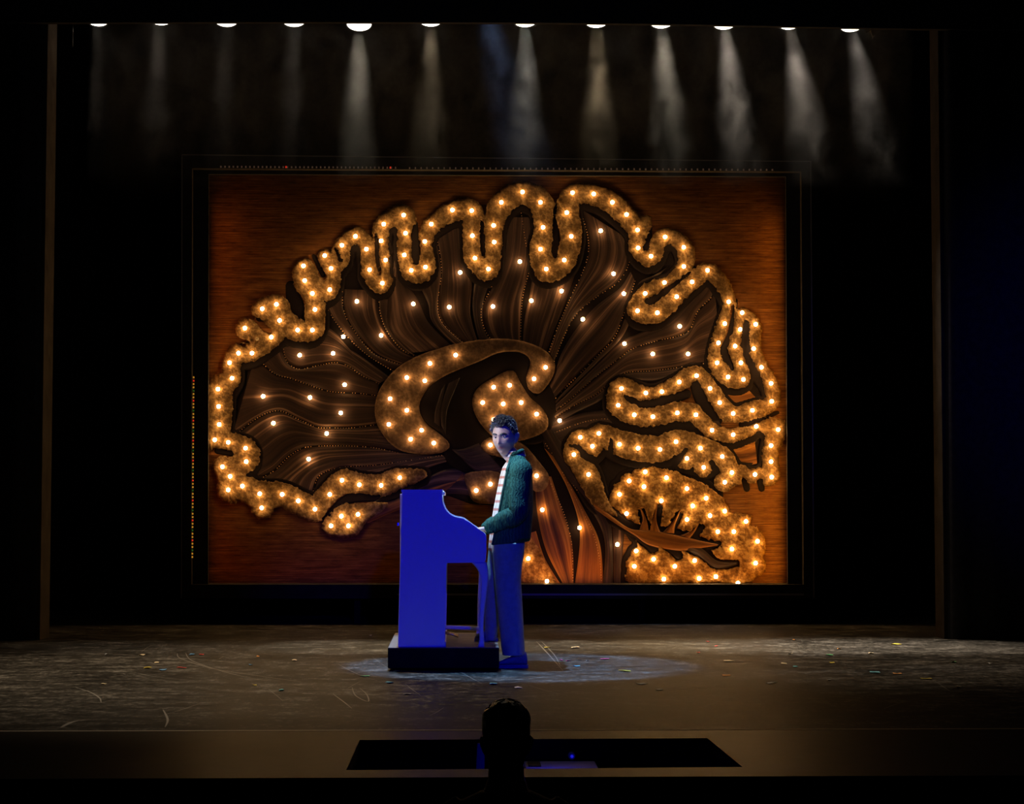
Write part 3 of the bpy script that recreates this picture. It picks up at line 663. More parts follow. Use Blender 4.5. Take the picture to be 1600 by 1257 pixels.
o = link('bulb', bme.copy(), None, panel); o.data.materials.clear(); o.data.materials.append(M['bulb_off']); o.location = B(403, 531, 0.085); o['label'] = 'unlit bulb'
s = bpy.data.objects.new('socket', sme); COL.objects.link(s); s.parent = o

# ================================================================== OVERHEAD LAMPS
LY = 3.15
lamps = [(155,40,16),(252.5,38.5,16),(355,41,17),(460,41,17),(562,47.5,18),(673,40.5,17),(820,41.5,17),(931,42.5,16.5),(1032,43.5,16.5),(1130,45.5,16.5),(1231,45.5,15),(1327,49,16.5)]
beam = [0.06, 0.10, 0.06, 0.12, 0.75, 0.42, 0.85, 0.62, 0.75, 1.0, 0.75, 0.5]
tints = [(1, .8, .6)] * 4 + [(1, .86, .62), (1, .76, .45), (0.95, .88, .72), (1, .74, .42), (1, .86, .62), (1, .84, .66), (1, .84, .66), (1, .86, .7)]
ordn = ['first', 'second', 'third', 'fourth', 'fifth', 'sixth', 'seventh', 'eighth', 'ninth', 'tenth', 'eleventh', 'twelfth']
pz = P(800, 5, LY).z + 0.12
bm = bmesh.new(); tube(bm, [(-4.2, LY + 0.06, pz), (4.2, LY + 0.06, pz)], 0.025, 10)
tag(frombm('lighting_pipe', bm, M['metal'], None, True), 'black steel pipe carrying the row of overhead lamps', 'pipe')
for k, ((px, pyb, hw), bs, tc_) in enumerate(zip(lamps, beam, tints)):
    r = hw / (F / (LY + 14.0)) * 1.06
    tilt = R(20)                                        # lens tips towards the house
    nrm = Vector((0, -math.sin(tilt), -math.cos(tilt)))
    low = P(px, pyb, LY)                                # lowest rim point in view
    dn = Vector((0, -math.cos(tilt), math.sin(tilt)))
    ctr = low - Vector((0, math.cos(tilt), -math.sin(tilt))) * 0 + Vector((0, 0.0, 0))
    # the rim point that reads lowest is the far one for a lens tipped to the house
    ctr = low + Vector((0, -math.cos(tilt), math.sin(tilt))) * r
    root = empty('stage_lamp', ctr)
    d = -nrm
    bm = bmesh.new(); tube(bm, [nrm * 0.012, d * 0.01, d * 0.10, d * 0.22, d * 0.30, d * 0.33], [r * 1.08, r * 1.1, r * 1.08, r * 0.85, r * 0.6, r * 0.2], 24, cap=False)
    frombm('housing', bm, M['metal'], root, True)
    bm = bmesh.new(); rings = [[Vector((0, 0, 0))]]
    u = Vector((1, 0, 0)); v = d.cross(u)
    bmesh.ops.create_circle(bm, cap_ends=True, segments=28, radius=r, matrix=Matrix((u, v, d)).transposed().to_4x4())
    for vv in bm.verts: vv.co += nrm * 0.006
    frombm('lens', bm, M['lens'], root)
    bm = bmesh.new(); tube(bm, [Vector((-r * 1.15, 0, 0)) + d * 0.12, Vector((-r * 1.3, 0.03, 0.25)), Vector((0, 0.05, pz - ctr.z - 0.07)), Vector((r * 1.3, 0.03, 0.25)), Vector((r * 1.15, 0, 0)) + d * 0.12], 0.008, 6)
    frombm('yoke', bm, M['metal'], root)
    bm = bmesh.new(); box(bm, -0.025, 0.025, 0.02, 0.09, pz - ctr.z - 0.075, pz - ctr.z - 0.027); frombm('clamp', bm, M['metal'], root)
    tag(root, '%s glowing overhead stage lamp from the left under the black border' % ordn[k], 'stage lamp', 'row of overhead lamps')
    dx = 0.0 if px < 900 else (px - 900) / 430 * 0.42
    sp = spot('lamp_beam', ctr + nrm * 0.03, ctr + Vector((dx, -0.7, -3.0)), 2000 * bs, tc_, 19 + (3 if px > 1000 else 0), 0.9, 0.06)
    sp.parent = root; sp.matrix_parent_inverse = Matrix.Translation(ctr).inverted()
spot('blue_beam', P(742, -40, LY + 0.1), P(835, 300, LY + 0.3), 420, (0.35, 0.55, 1.0), 24, 1.0, 0.06)
# chain and clamps at the pipe ends
bm = bmesh.new(); p = P(114, 46, LY)
for k in range(9):
    q = p + Vector((0, 0, -0.016 * k - (0.02 if k > 3 else 0))); bmesh.ops.create_icosphere(bm, subdivisions=1, radius=0.006 if k in (2, 6, 7) else 0.004, matrix=Matrix.Translation(q))
tube(bm, [p + Vector((0, 0, 0.5)), p + Vector((0, 0, -0.16))], 0.0015, 5)
tag(frombm('safety_chain', bm, M['chrome']), 'short bright safety chain hanging near the left portal leg', 'chain')
bm = bmesh.new()
for q0, q1 in (((1352, 40), (1352, 47)), ((1353, 51), (1361, 46)), ((1363, 60), (1367, 55))):
    tube(bm, [P(*q0, LY), P(*q1, LY)], 0.005, 6)
tube(bm, [P(1350, 20, LY), P(1364, 58, LY)], 0.003, 6)
tag(frombm('barn_door_arm', bm, M['chrome']), 'thin bright metal bracket beside the rightmost overhead lamp', 'bracket')
# haze under the lamps
bm = bmesh.new()
z0 = P(800, 300, LY).z; box(bm, -3.6, 3.6, LY - 0.42, LY + 0.75, z0, hz + 0.25)
hm = bpy.data.materials.new('stage_haze'); hm.use_nodes = True; nt = hm.node_tree
nt.nodes.remove(nt.nodes['Principled BSDF'])
vsn = nt.nodes.new('ShaderNodeVolumeScatter'); vsn.inputs['Color'].default_value = (1, 1, 1, 1)
n = noisetex(nt, mapped(nt, 'Object', (1, 1, 0.7)).outputs[0], 3.4, 6, 0.65); n.inputs['Distortion'].default_value = 1.2
rr = nt.nodes.new('ShaderNodeMapRange'); rr.inputs[1].default_value = 0.44; rr.inputs[2].default_value = 0.62; rr.inputs[3].default_value = 0.10; rr.inputs[4].default_value = 1.7
nt.links.new(n.outputs[0], rr.inputs[0])
tc = nt.nodes.new('ShaderNodeTexCoord'); sx = nt.nodes.new('ShaderNodeSeparateXYZ'); nt.links.new(tc.outputs['Object'], sx.inputs[0])
fz = nt.nodes.new('ShaderNodeMapRange'); fz.inputs[1].default_value = z0; fz.inputs[2].default_value = z0 + 1.0; fz.inputs[3].default_value = 0; fz.inputs[4].default_value = 1
nt.links.new(sx.outputs[2], fz.inputs[0])
mu = nt.nodes.new('ShaderNodeMath'); mu.operation = 'MULTIPLY'; nt.links.new(rr.outputs[0], mu.inputs[0]); nt.links.new(fz.outputs[0], mu.inputs[1])
m3 = nt.nodes.new('ShaderNodeMath'); m3.operation = 'MULTIPLY'; m3.inputs[1].default_value = 0.042; nt.links.new(mu.outputs[0], m3.inputs[0])
nt.links.new(m3.outputs[0], vsn.inputs['Density'])
nt.links.new(vsn.outputs[0], nt.nodes['Material Output'].inputs['Volume'])
hz_o = frombm('stage_haze', bm, hm); hz_o['kind'] = 'stuff'; hz_o['label'] = 'thin wisps of stage haze catching the overhead beams'; hz_o['category'] = 'haze'

# ================================================================== PIANO AND PLATFORM
PN = -0.50; PF = 0.93
plat0 = P(606, 1013, -0.52); plat1 = P(780, 1013, -0.52); pt = plat0.z; 
platform = empty('piano_platform', ((plat0.x + plat1.x) / 2, 0.24, 0))
tag(platform, 'low black wheeled platform under the white upright piano', 'platform')
bm = bmesh.new(); box(bm, plat0.x, plat1.x, -0.52, 1.0, 0.022, pt); bmesh.ops.bevel(bm, geom=bm.edges[:], offset=0.004, segments=1, affect='EDGES')
keep(frombm('deck', bm, M['black']), platform)
bm = bmesh.new(); box(bm, plat0.x + 0.002, plat1.x - 0.002, -0.518, 0.998, pt - 0.002, pt + 0.0015); keep(frombm('deck_top', bm, M['platform']), platform)
for wx in (plat0.x + 0.08, plat1.x - 0.08):
    for wy in (-0.42, 0.9):
        bm = bmesh.new(); tube(bm, [(wx - 0.015, wy, 0.03), (wx + 0.015, wy, 0.03)], 0.03, 14); keep(frombm('caster', bm, M['metal']), platform)
def pxz(px, py): p = P(px, py, PN); return (p.x, p.z)
def z_(py): return P(690, py, PN).z
def x_(px): return P(px, 900, PN).x
zb = pt + 0.003
piano = empty('upright_piano', (x_(660), 0.2, zb)); tag(piano, 'white upright piano seen from its end, washed in deep blue light', 'piano')
body = [pxz(628, 769), pxz(691, 769)] + [pxz(*q) for q in catmull([(691, 771), (691.5, 785), (696, 796), (703, 804), (712, 808.5), (721, 810), (727, 812)], 3).tolist()] + \
       [pxz(*q) for q in catmull([(731, 815), (742, 823), (752, 830), (758, 833.5), (760, 838)], 4).tolist()] + [pxz(760, 862), pxz(759, 876), pxz(756.5, 879.5), pxz(697, 879.5), (x_(695.5), zb), (x_(622), zb)]
for y0, y1 in ((PN, PN + 0.035), (PF - 0.035, PF)):
    bm = bmesh.new(); prism(bm, body, y0, y1); bmesh.ops.bevel(bm, geom=bm.edges[:], offset=0.003, segments=1, affect='EDGES')
    keep(frombm('side_panel', bm, M['piano']), piano)
def pbox(name, px0, px1, py0, py1, y0, y1, mat='piano', bev=0.003):
    bm = bmesh.new(); box(bm, x_(px0), x_(px1), y0, y1, z_(py1), z_(py0))
    if bev: bmesh.ops.bevel(bm, geom=bm.edges[:], offset=bev, segments=1, affect='EDGES')
    return keep(frombm(name, bm, M[mat]), piano)
bm = bmesh.new(); prism(bm, [pxz(627, 765.5), pxz(691.5, 765.5), pxz(692, 769), pxz(627, 769)], PN - 0.004, PF + 0.004); keep(frombm('lid', bm, M['piano']), piano)
pbox('back_panel', 624.5, 630, 772, 1008, PN + 0.035, PF - 0.035)
pbox('upper_panel', 684, 689, 771, 826, PN + 0.035, PF - 0.035)
pbox('lower_panel', 687, 693, 880, 1004, PN + 0.035, PF - 0.035)
pbox('keybed', 688, 757, 846, 878, PN + 0.035, PF - 0.035)
pbox('key_slip', 755.5, 758.5, 838, 878, PN + 0.035, PF - 0.035)
pbox('fallboard', 690, 715, 818, 826, PN + 0.035, PF - 0.035)
pbox('music_shelf', 690, 694.5, 768.5, 774, PN + 0.05, PF - 0.05)
pbox('toe_rail', 688, 697, 1004, 1012.5, PN + 0.035, PF - 0.035)
bm = bmesh.new(); n = 52; yw = (PF - PN - 0.08) / n
for k in range(n):
    y = PN + 0.04 + k * yw; box(bm, x_(716), x_(755), y + 0.0006, y + yw - 0.0006, z_(846), z_(840))
keep(frombm('white_keys', bm, M['key_white']), piano)['kind'] = 'stuff'
bm = bmesh.new()
for k in range(n - 1):
    if k % 7 in (1, 4): continue
    y = PN + 0.04 + (k + 1) * yw; box(bm, x_(716), x_(738), y - 0.006, y + 0.006, z_(840), z_(837.5))
keep(frombm('black_keys', bm, M['key_black']), piano)['kind'] = 'stuff'
legc = catmull([(748, 879, 12), (754, 890, 8.5), (757, 905, 6), (755.5, 930, 4.8), (753, 960, 3.8), (752.5, 985, 3.4), (753, 1000, 3.8), (752, 1010, 5)], 4)
for yy in (PN + 0.03, PF - 0.03):
    bm = bmesh.new(); secs = []
    for q in legc:
        x0 = x_(q[0] - q[2]); x1 = x_(q[0] + q[2]); z = z_(q[1]); hy = 0.018 + 0.0012 * q[2]
        cx, cw = (x0 + x1) / 2, (x1 - x0) / 2
        secs.append([(cx + cw * math.copysign(abs(math.cos(t)) ** 0.6, math.cos(t)), yy + hy * math.copysign(abs(math.sin(t)) ** 0.6, math.sin(t)), z) for t in np.arange(16) * 2 * PI / 16])
    secs.append([(p[0], p[1], zb) for p in secs[-1]])
    loft(bm, secs); keep(frombm('leg', bm, M['piano'], None, True), piano)
for yy in (0.10, 0.19, 0.28):
    bm = bmesh.new(); tube(bm, [(x_(694), yy, zb + 0.055), (x_(706), yy, zb + 0.045), (x_(716), yy, zb + 0.03)], [0.012, 0.012, 0.016], 8, flat=0.4); keep(frombm('pedal', bm, M['brass'], None, True), piano)
bm = bmesh.new(); tube(bm, [(x_(694), PF - 0.06, zb + 0.05), (x_(752), PF - 0.06, zb + 0.04)], 0.016, 8); keep(frombm('leg_brace', bm, M['piano'], None, True), piano)
bm = bmesh.new(); box(bm, x_(623) - 0.012, x_(623), PN + 0.004, PN + 0.03, z_(822), z_(817)); keep(frombm('hinge', bm, M['chrome']), piano)

# ================================================================== PEOPLE
def mk_skin(name, col, lipcol):
    mt, nt, b = nodemat(name)
    at = nt.nodes.new('ShaderNodeAttribute'); at.attribute_name = 'lip'
    a2 = nt.nodes.new('ShaderNodeAttribute'); a2.attribute_name = 'beard'
    mx = nt.nodes.new('ShaderNodeMix'); mx.data_type = 'RGBA'; mx.inputs[6].default_value = (*col, 1); mx.inputs[7].default_value = (*lipcol, 1)
    nt.links.new(at.outputs['Fac'], mx.inputs[0])
    m2 = nt.nodes.new('ShaderNodeMix'); m2.data_type = 'RGBA'; m2.inputs[7].default_value = (0.20, 0.13, 0.10, 1)
    nt.links.new(a2.outputs['Fac'], m2.inputs[0]); nt.links.new(mx.outputs[2], m2.inputs[6])
    nt.links.new(m2.outputs[2], b.inputs['Base Color']); b.inputs['Roughness'].default_value = 0.5
    b.inputs['Subsurface Weight'].default_value = 0.08; b.inputs['Subsurface Radius'].default_value = (0.01, 0.004, 0.002); b.inputs['Subsurface Scale'].default_value = 0.6
    return mt
M['skin'] = mk_skin('skin', (0.62, 0.40, 0.31), (0.30, 0.09, 0.09))
M['hair'] = plain('dark_brown_hair', (0.06, 0.046, 0.036), 0.36, spec=0.8)
M['eye'] = plain('eye_white', (0.8, 0.8, 0.8), 0.2)
M['iris'] = plain('dark_iris', (0.02, 0.015, 0.01), 0.15)
def mk_knit():
    mt, nt, b = nodemat('green_cable_knit')
    wv = nt.nodes.new('ShaderNodeTexWave'); wv.wave_type = 'BANDS'; wv.bands_direction = 'X'
    wv.inputs['Scale'].default_value = 14; wv.inputs['Distortion'].default_value = 7; wv.inputs['Detail'].default_value = 2; wv.inputs['Detail Scale'].default_value = 2.0
    nt.links.new(mapped(nt, 'Object', (1, 1, 1)).outputs[0], wv.inputs['Vector'])
    n = noisetex(nt, mapped(nt, 'Object', (1, 1, 1)).outputs[0], 60, 3)
    r = ramp(nt, wv.outputs[0], [(0.0, (0.014, 0.060, 0.042)), (1.0, (0.024, 0.100, 0.068))])
    nt.links.new(r.outputs[0], b.inputs['Base Color']); b.inputs['Roughness'].default_value = 0.9; b.inputs['Specular IOR Level'].default_value = 0.15
    ad = nt.nodes.new('ShaderNodeMath'); ad.operation = 'ADD'; nt.links.new(wv.outputs[0], ad.inputs[0]); nt.links.new(n.outputs[0], ad.inputs[1])
    bumpto(nt, b, ad.outputs[0], 0.5, 0.006); return mt
M['knit'] = mk_knit()
def mk_plaid():
    mt, nt, b = nodemat('pale_plaid_shirt')
    def band(direction, scale, ph):
        wv = nt.nodes.new('ShaderNodeTexWave'); wv.bands_direction = direction; wv.inputs['Scale'].default_value = scale; wv.inputs['Phase Offset'].default_value = ph
        nt.links.new(mapped(nt, 'Object', (1, 1, 1)).outputs[0], wv.inputs['Vector']); return wv
    a = ramp(nt, band('Z', 5.5, 0).outputs[0], [(0.0, (0.78, 0.74, 0.70)), (0.70, (0.78, 0.74, 0.70)), (0.85, (0.62, 0.26, 0.18))])
    c = ramp(nt, band('Y', 6.0, 1).outputs[0], [(0.0, (1, 1, 1)), (0.70, (1, 1, 1)), (0.85, (0.75, 0.62, 0.50))])
    mx = nt.nodes.new('ShaderNodeMix'); mx.data_type = 'RGBA'; mx.blend_type = 'MULTIPLY'; mx.inputs[0].default_value = 1
    nt.links.new(a.outputs[0], mx.inputs[6]); nt.links.new(c.outputs[0], mx.inputs[7]); nt.links.new(mx.outputs[2], b.inputs['Base Color'])
    b.inputs['Roughness'].default_value = 0.85; return mt
M['plaid'] = mk_plaid()
M['trousers'] = plain('pale_blue_trousers', (0.30, 0.38, 0.38), 0.85, spec=0.2, nscale=30, nmix=0.12, bump=0.2)
M['suede'] = plain('blue_grey_suede', (0.22, 0.24, 0.28), 0.8, nscale=40, nmix=0.15)
M['dark_cloth'] = plain('black_cloth', (0.008, 0.008, 0.009), 0.95, spec=0.1)

def head_bm(bm, T):
    nu, nv = 72, 56; rows = []
    sm = lambda t: max(0.0, min(1.0, t)) ** 2 * (3 - 2 * max(0.0, min(1.0, t)))
    G = lambda a, s: math.exp(-(a / s) ** 2)
    def pt_(i, j):
        ph = -PI / 2 + PI * j / nv; th = 2 * PI * i / nu
        cx = math.sin(th); cy = math.cos(th)
        z = 0.118 * math.sin(ph); cp = math.cos(ph) ** (0.85)
        x = 0.075 * cp * cx; y = -0.096 * cp * math.copysign(abs(cy) ** 0.9, cy)
        lo = sm(-z / 0.118)
        x *= 1 - 0.20 * lo
        if y > 0: y *= 1 - 0.40 * lo; 
        else: y *= 1 + 0.05 * lo
        if y < 0:                                   # face side
            f = 0.0; fm = sm(-cy * -1.0) if False else sm((cy - 0.05) / 0.3)
            nose = np.interp(z, [-0.052, -0.044, -0.036, -0.010, 0.012, 0.026], [0, 0.014, 0.027, 0.013, 0.004, 0.0])
            sx = np.interp(z, [-0.045, -0.034, 0.0], [0.013, 0.012, 0.0085])
            f += nose * G(x, sx)
            f += 0.007 * G(z - 0.026, 0.010) * G(x, 0.05)
            for s in (-1, 1):
                f -= 0.014 * G(x - s * 0.031, 0.017) * G(z - 0.006, 0.012)
                f += 0.006 * G(x - s * 0.046, 0.018) * G(z + 0.022, 0.016)
                f -= 0.004 * G(x - s * 0.045, 0.016) * G(z + 0.062, 0.018)
            f += 0.007 * G(z + 0.0585, 0.0045) * G(x, 0.022) + 0.008 * G(z + 0.0705, 0.005) * G(x, 0.019) - 0.004 * G(z + 0.0645, 0.0025) * G(x, 0.022)
            f += 0.010 * G(z + 0.099, 0.014) * G(x, 0.022) - 0.004 * G(z + 0.083, 0.006) * G(x, 0.02)
            y -= f * fm
        return Vector((x, y, z))
    for j in range(1, nv): rows.append([bm.verts.new(T @ pt_(i, j)) for i in range(nu)])
    for a, b in zip(rows, rows[1:]):
        for i in range(nu): bm.faces.new([a[i], a[(i + 1) % nu], b[(i + 1) % nu], b[i]])
    bm.faces.new(rows[0][::-1]); bm.faces.new(rows[-1])
    for s in (-1, 1):
        rt = Euler((R(-10), 0, R(-22 * s))).to_matrix()
        for c, (a, b, d) in (((s * 0.078, 0.014, -0.006), (0.008, 0.022, 0.036)), ((s * 0.086, 0.020, 0.006), (0.007, 0.019, 0.024)), ((s * 0.076, 0.006, -0.030), (0.007, 0.011, 0.013))):
            q = T @ Vector(c); r3 = T.to_3x3() @ rt; sc_ = T.to_scale().x
            ellip(bm, q, a, b, d, r3, 12)
def hair_bm(T, n=620, length=0.028, cover=0.012, seed=4, nape=-0.055):
    rnd = random.Random(seed); bm = bmesh.new()
    nu, nv = 64, 30; rows = []
    def line(cy):                                   # lowest hair angle by facing (cy=1 front)
        return np.interp(cy, [-1, -0.5, -0.36, 0.12, 0.30, 0.5, 0.75, 1.0], [nape / 0.118, nape / 0.118 + 0.1, 0.02, 0.10, 0.22, 0.50, 0.66, 0.60])
    def base(th, sp, off):
        cy = math.cos(th); cp = math.sqrt(max(0, 1 - sp * sp)) ** 0.85
        return Vector(((0.075 + off) * cp * math.sin(th), -(0.096 + off) * cp * math.copysign(abs(cy) ** 0.9, cy), (0.118 + off) * sp))
    for j in range(nv + 1):
        row = []
        for i in range(nu):
            th = 2 * PI * i / nu; lo = line(math.cos(th)); t = j / nv; sp = lo + (0.999 - lo) * t
            nz = noise.noise(Vector((math.sin(th) * 3, math.cos(th) * 3, sp * 4))) * 0.006
            off = cover * np.interp(sp, [-0.6, 0.15, 0.45, 0.75, 1], [0.2, 0.25, 0.8, 1.4, 1.5]) + nz * min(1, 3 * t) * np.interp(sp, [0.1, 0.5], [0.3, 1])
            row.append(bm.verts.new(T @ base(th, sp, off)))
        rows.append(row)
    for a, b in zip(rows, rows[1:]):
        for i in range(nu): bm.faces.new([a[i], a[(i + 1) % nu], b[(i + 1) % nu], b[i]])
    bm.faces.new(rows[-1]); 
    inner_ = [bm.verts.new(T @ base(2 * PI * i / nu, line(math.cos(2 * PI * i / nu)), -0.012)) for i in range(nu)]
    for i in range(nu): bm.faces.new([rows[0][i], inner_[i], inner_[(i + 1) % nu], rows[0][(i + 1) % nu]])
    for k in range(n):
        th = rnd.uniform(0, 2 * PI); lo = line(math.cos(th)); sp = lo + (1 - lo) * rnd.random() ** 0.8
        sp = min(sp, 0.995)
        p = base(th, sp, cover * np.interp(sp, [-0.6, 0.15, 0.45, 0.75, 1], [0.0, 0.05, 0.6, 1.1, 1.3])); nrm = base(th, sp, 0.05) - base(th, sp, 0.0); nrm.normalize()
        top = max(0, (sp - 0.2))
        side = Vector((rnd.uniform(-1, 1), -0.5 * rnd.random() - 0.3, -0.6 + 0.9 * top)).normalized()
        L = length * (0.35 + 0.9 * top) * rnd.uniform(0.6, 1.2)
        q1 = p + (nrm * 0.9 + side * 0.4).normalized() * L * 0.5; q2 = q1 + (nrm * 0.3 + side).normalized() * L * 0.6
        tube(bm, [T @ p, T @ q1, T @ q2], [0.0055, 0.0045, 0.0008], 5)
    return bm
def hand(bm, wrist, d, up, side, thumb):
    # palm and five fingers; d = pointing, up = back of the hand, side = towards the thumb
    d = d.normalized(); up = up.normalized(); side = side.normalized()
    Mx = Matrix((side, d, up)).transposed()
    ellip(bm, wrist + d * 0.045, 0.042, 0.055, 0.015, Mx, 14)
    tube(bm, [wrist - d * 0.02, wrist + d * 0.03], [0.026, 0.024], 10, flat=0.7)
    for k, (o_, L) in enumerate(((0.028, 0.072), (0.009, 0.080), (-0.010, 0.074), (-0.028, 0.058))):
        b = wrist + d * 0.085 + side * o_ + up * 0.004
        p1 = b + d * L * 0.45 + up * 0.008 + side * o_ * 0.15; p2 = p1 + d * L * 0.28 - up * 0.014; p3 = p2 + d * L * 0.16 - up * 0.018
        tube(bm, [b - d * 0.02, b, p1, p2, p3], [0.0095, 0.0095, 0.0088, 0.008, 0.0062], 8)
    b = wrist + d * 0.03 + side * 0.034
    tube(bm, [b - side * 0.02, b + side * 0.012 + d * 0.012, b + side * 0.022 + d * 0.038 - up * 0.006, b + side * 0.020 + d * 0.060 - up * 0.012], [0.012, 0.011, 0.0095, 0.007], 8)
def ellsec(px0, px1, py, Yc, hy, n=28, e=0.85, grow=0.0, top=None):
    a = P(px0, py, Yc); b = P(px1, py, Yc); cx, cw = (a.x + b.x) / 2, (b.x - a.x) / 2 + grow; z = (a.z + b.z) / 2
    hh = hy + grow
    return [Vector((cx + cw * math.copysign(abs(math.cos(t)) ** e, math.cos(t)), Yc + hh * math.copysign(abs(math.sin(t)) ** e, math.sin(t)), z)) for t in [2 * PI * k / n for k in range(n)]]
# ---- the pianist
HC = P(788.5, 683.5, -0.06)
HT = Matrix.Translation(HC) @ Euler((R(6), R(-2), R(-25)), 'XYZ').to_matrix().to_4x4() @ Matrix.Scale(1.08, 4)
man = empty('person', (P(800, 1040, -0.1).x, -0.1, 0))
tag(man, 'standing man in a green cable-knit cardigan playing the white piano, head turned to the house', 'person')
shN = P(815, 733, -0.28); elN = P(809, 802, -0.36); wrN = P(762, 826, -0.22)
shF = P(812, 731, 0.16); elF = P(802, 802, 0.26); wrF = P(757, 828, 0.18)
bm = bmesh.new()
head_bm(bm, HT)
nb = P(806, 718, -0.06)
tube(bm, [HT @ Vector((0, 0.022, -0.04)), HT @ Vector((0, 0.022, -0.09)), nb, nb + Vector((0.005, 0, -0.06))], [0.058, 0.056, 0.062, 0.075], 20)
TS = [(797,815,719,0.075),(790,823,726,0.14),(786,826,735,0.175),(783,827,750,0.18),(779,827,775,0.175),(776,824,800,0.16),(774,822,825,0.16),(772,818,855,0.17),(773,816,875,0.165)]
loft(bm, [ellsec(a, b, y, -0.06, hy, grow=-0.015) for a, b, y, hy in TS])
for sh_, el_, wr_ in ((shN, elN, wrN), (shF, elF, wrF)):
    tube(bm, [sh_, sh_.lerp(el_, 0.5), el_, el_.lerp(wr_, 0.35), wr_], [0.055, 0.048, 0.040, 0.040, 0.028], 14)
hand(bm, wrN, Vector((-1, 0.05, -0.12)), Vector((-0.1, 0, 1)), Vector((0, 1, 0)), 1)
hand(bm, wrF, Vector((-1, 0.0, -0.12)), Vector((-0.1, 0, 1)), Vector((0, -1, 0)), 1)
def legsec(rows, Yc, hy, grow):
    return [ellsec(a, b, y, Yc_, hy_, 24, 1.0, grow) for a, b, y, Yc_, hy_ in rows]
LN = [(768,820,848,-0.14,0.125),(768,819,862,-0.145,0.125),(770,815,885,-0.15,0.118),(772,813.5,905,-0.16,0.112),(776,816,940,-0.185,0.105),(780,818.5,975,-0.21,0.10),(783,820,1003,-0.225,0.098),(785,821,1024,-0.23,0.098)]
LF = [(764,818,848,0.02,0.125),(763,815,862,0.03,0.125),(760,806,885,0.05,0.118),(758.5,797,905,0.06,0.112),(757.5,787,940,0.08,0.100),(757,781,970,0.10,0.092),(757.5,777,993,0.11,0.088),(757.5,776,1001,0.11,0.088)]
loft(bm, legsec(LN, 0, 0, -0.03)); loft(bm, legsec(LF, 0, 0, -0.03))
bme_ = evalmesh(bm, 0.0045, 1)
# lips and stubble by place on the head
inv = HT.inverted(); nvv = len(bme_.vertices); co = np.zeros(nvv * 3); bme_.vertices.foreach_get('co', co); co = co.reshape(-1, 3)
Lc_ = (np.array(inv)[:3, :3] @ co.T).T + np.array(inv)[:3, 3]
front = (Lc_[:, 1] < -0.05) & (Lc_[:, 2] > -0.14)
lip = front * np.exp(-((Lc_[:, 2] + 0.064) / 0.010) ** 4) * np.exp(-(Lc_[:, 0] / 0.025) ** 4)
brd = ((Lc_[:, 1] < 0.02) & (Lc_[:, 2] > -0.135)) * np.clip((-0.028 - np.abs(Lc_[:, 0]) * 0.2 - Lc_[:, 2]) / 0.03, 0, 1) * 0.6 * (1 - lip)
brd *= (np.abs(Lc_[:, 0]) < 0.09)
for nm, arr in (('lip', lip), ('beard', brd)):
    at = bme_.attributes.new(nm, 'FLOAT', 'POINT'); at.data.foreach_set('value', arr.astype(np.float32))
keep(link('body', bme_, M['skin'], None, True), man)
keep(frombm('hair', hair_bm(HT, 800, 0.032, 0.009), M['hair'], None, False), man)
for s in (-1, 1):
    ec = HT @ Vector((s * 0.031, -0.0745, 0.005))
    bm = bmesh.new(); ellip(bm, ec, 0.0125, 0.0125, 0.0125, None, 14); eye = keep(frombm('eye', bm, M['eye'], None, True), man)
    gz = (HT.to_3x3() @ Vector((0.12, -1, 0.0))).normalized()
    bm = bmesh.new(); ellip(bm, ec + gz * 0.0072, 0.0070, 0.0070, 0.0070, None, 10); ir = frombm('iris', bm, M['iris'], None, True); ir.parent = eye; ir.matrix_parent_inverse = eye.matrix_parent_inverse.inverted() @ Matrix.Translation(man.location).inverted() if False else Matrix.Identity(4)
    bm = bmesh.new(); tube(bm, [HT @ Vector((s * x, -y, z)) for x, y, z in ((0.012, 0.0985, 0.024), (0.022, 0.0985, 0.029), (0.034, 0.0945, 0.031), (0.046, 0.086, 0.027), (0.053, 0.079, 0.022))], [0.004, 0.0062, 0.006, 0.0045, 0.0015], 6)
    keep(frombm('eyebrow', bm, M['hair'], None, True), man)
    bm = bmesh.new(); tube(bm, [HT @ Vector((s * x, -y, z)) for x, y, z in ((0.017, 0.084, 0.008), (0.024, 0.0875, 0.0135), (0.033, 0.087, 0.0145), (0.041, 0.083, 0.011), (0.046, 0.078, 0.006))], [0.002, 0.0035, 0.0035, 0.003, 0.002], 6)
    keep(frombm('eyelid', bm, M['skin'], None, True), man)
# shirt
SH = [(796,815,716,0.085),(791,818,722,0.12),(785,822,731,0.16),(781,824,745,0.17),(776,825,770,0.175),(771,825,795,0.17),(767,823,820,0.17),(764.5,821,840,0.17),(763,820,856,0.17),(764,818,862,0.165)]
bm = bmesh.new(); loft(bm, [ellsec(a, b, y, -0.06, hy, 36, 0.9) for a, b, y, hy in SH])
keep(frombm('shirt', bm, M['plaid'], None, True), man)
bm = bmesh.new()                              # shirt collar: a band open in front with two points
cc_ = HT @ Vector((0, 0.022, -0.10))
for s in (-1, 1):
    pts = []
    for k in range(9):
        t = PI * k / 8; 
        pts.append((t, 0.062 - 0.002 * k / 8))
    up_r, lo_r = [], []
    for t, r in pts:
        a = R(237) + s * (PI - t)                # opens towards the face side
        c0 = nb + Vector((0, 0, 0.045 - 0.012 * (t / PI)))
        up_r.append((c0 + Vector((math.cos(a) * r, math.sin(a) * r, 0.018))))
        lo_r.append((c0 + Vector((math.cos(a) * (r + 0.011), math.sin(a) * (r + 0.011), -0.020 - 0.035 * max(0, 1 - t / 0.9)))))
    for off in (0, 0.004):
        vu = [bm.verts.new(p + Vector((0, 0, off))) for p in up_r]; vl = [bm.verts.new(p + Vector((0, 0, off))) for p in lo_r]
        for k in range(8): bm.faces.new([vu[k], vu[k + 1], vl[k + 1], vl[k]])
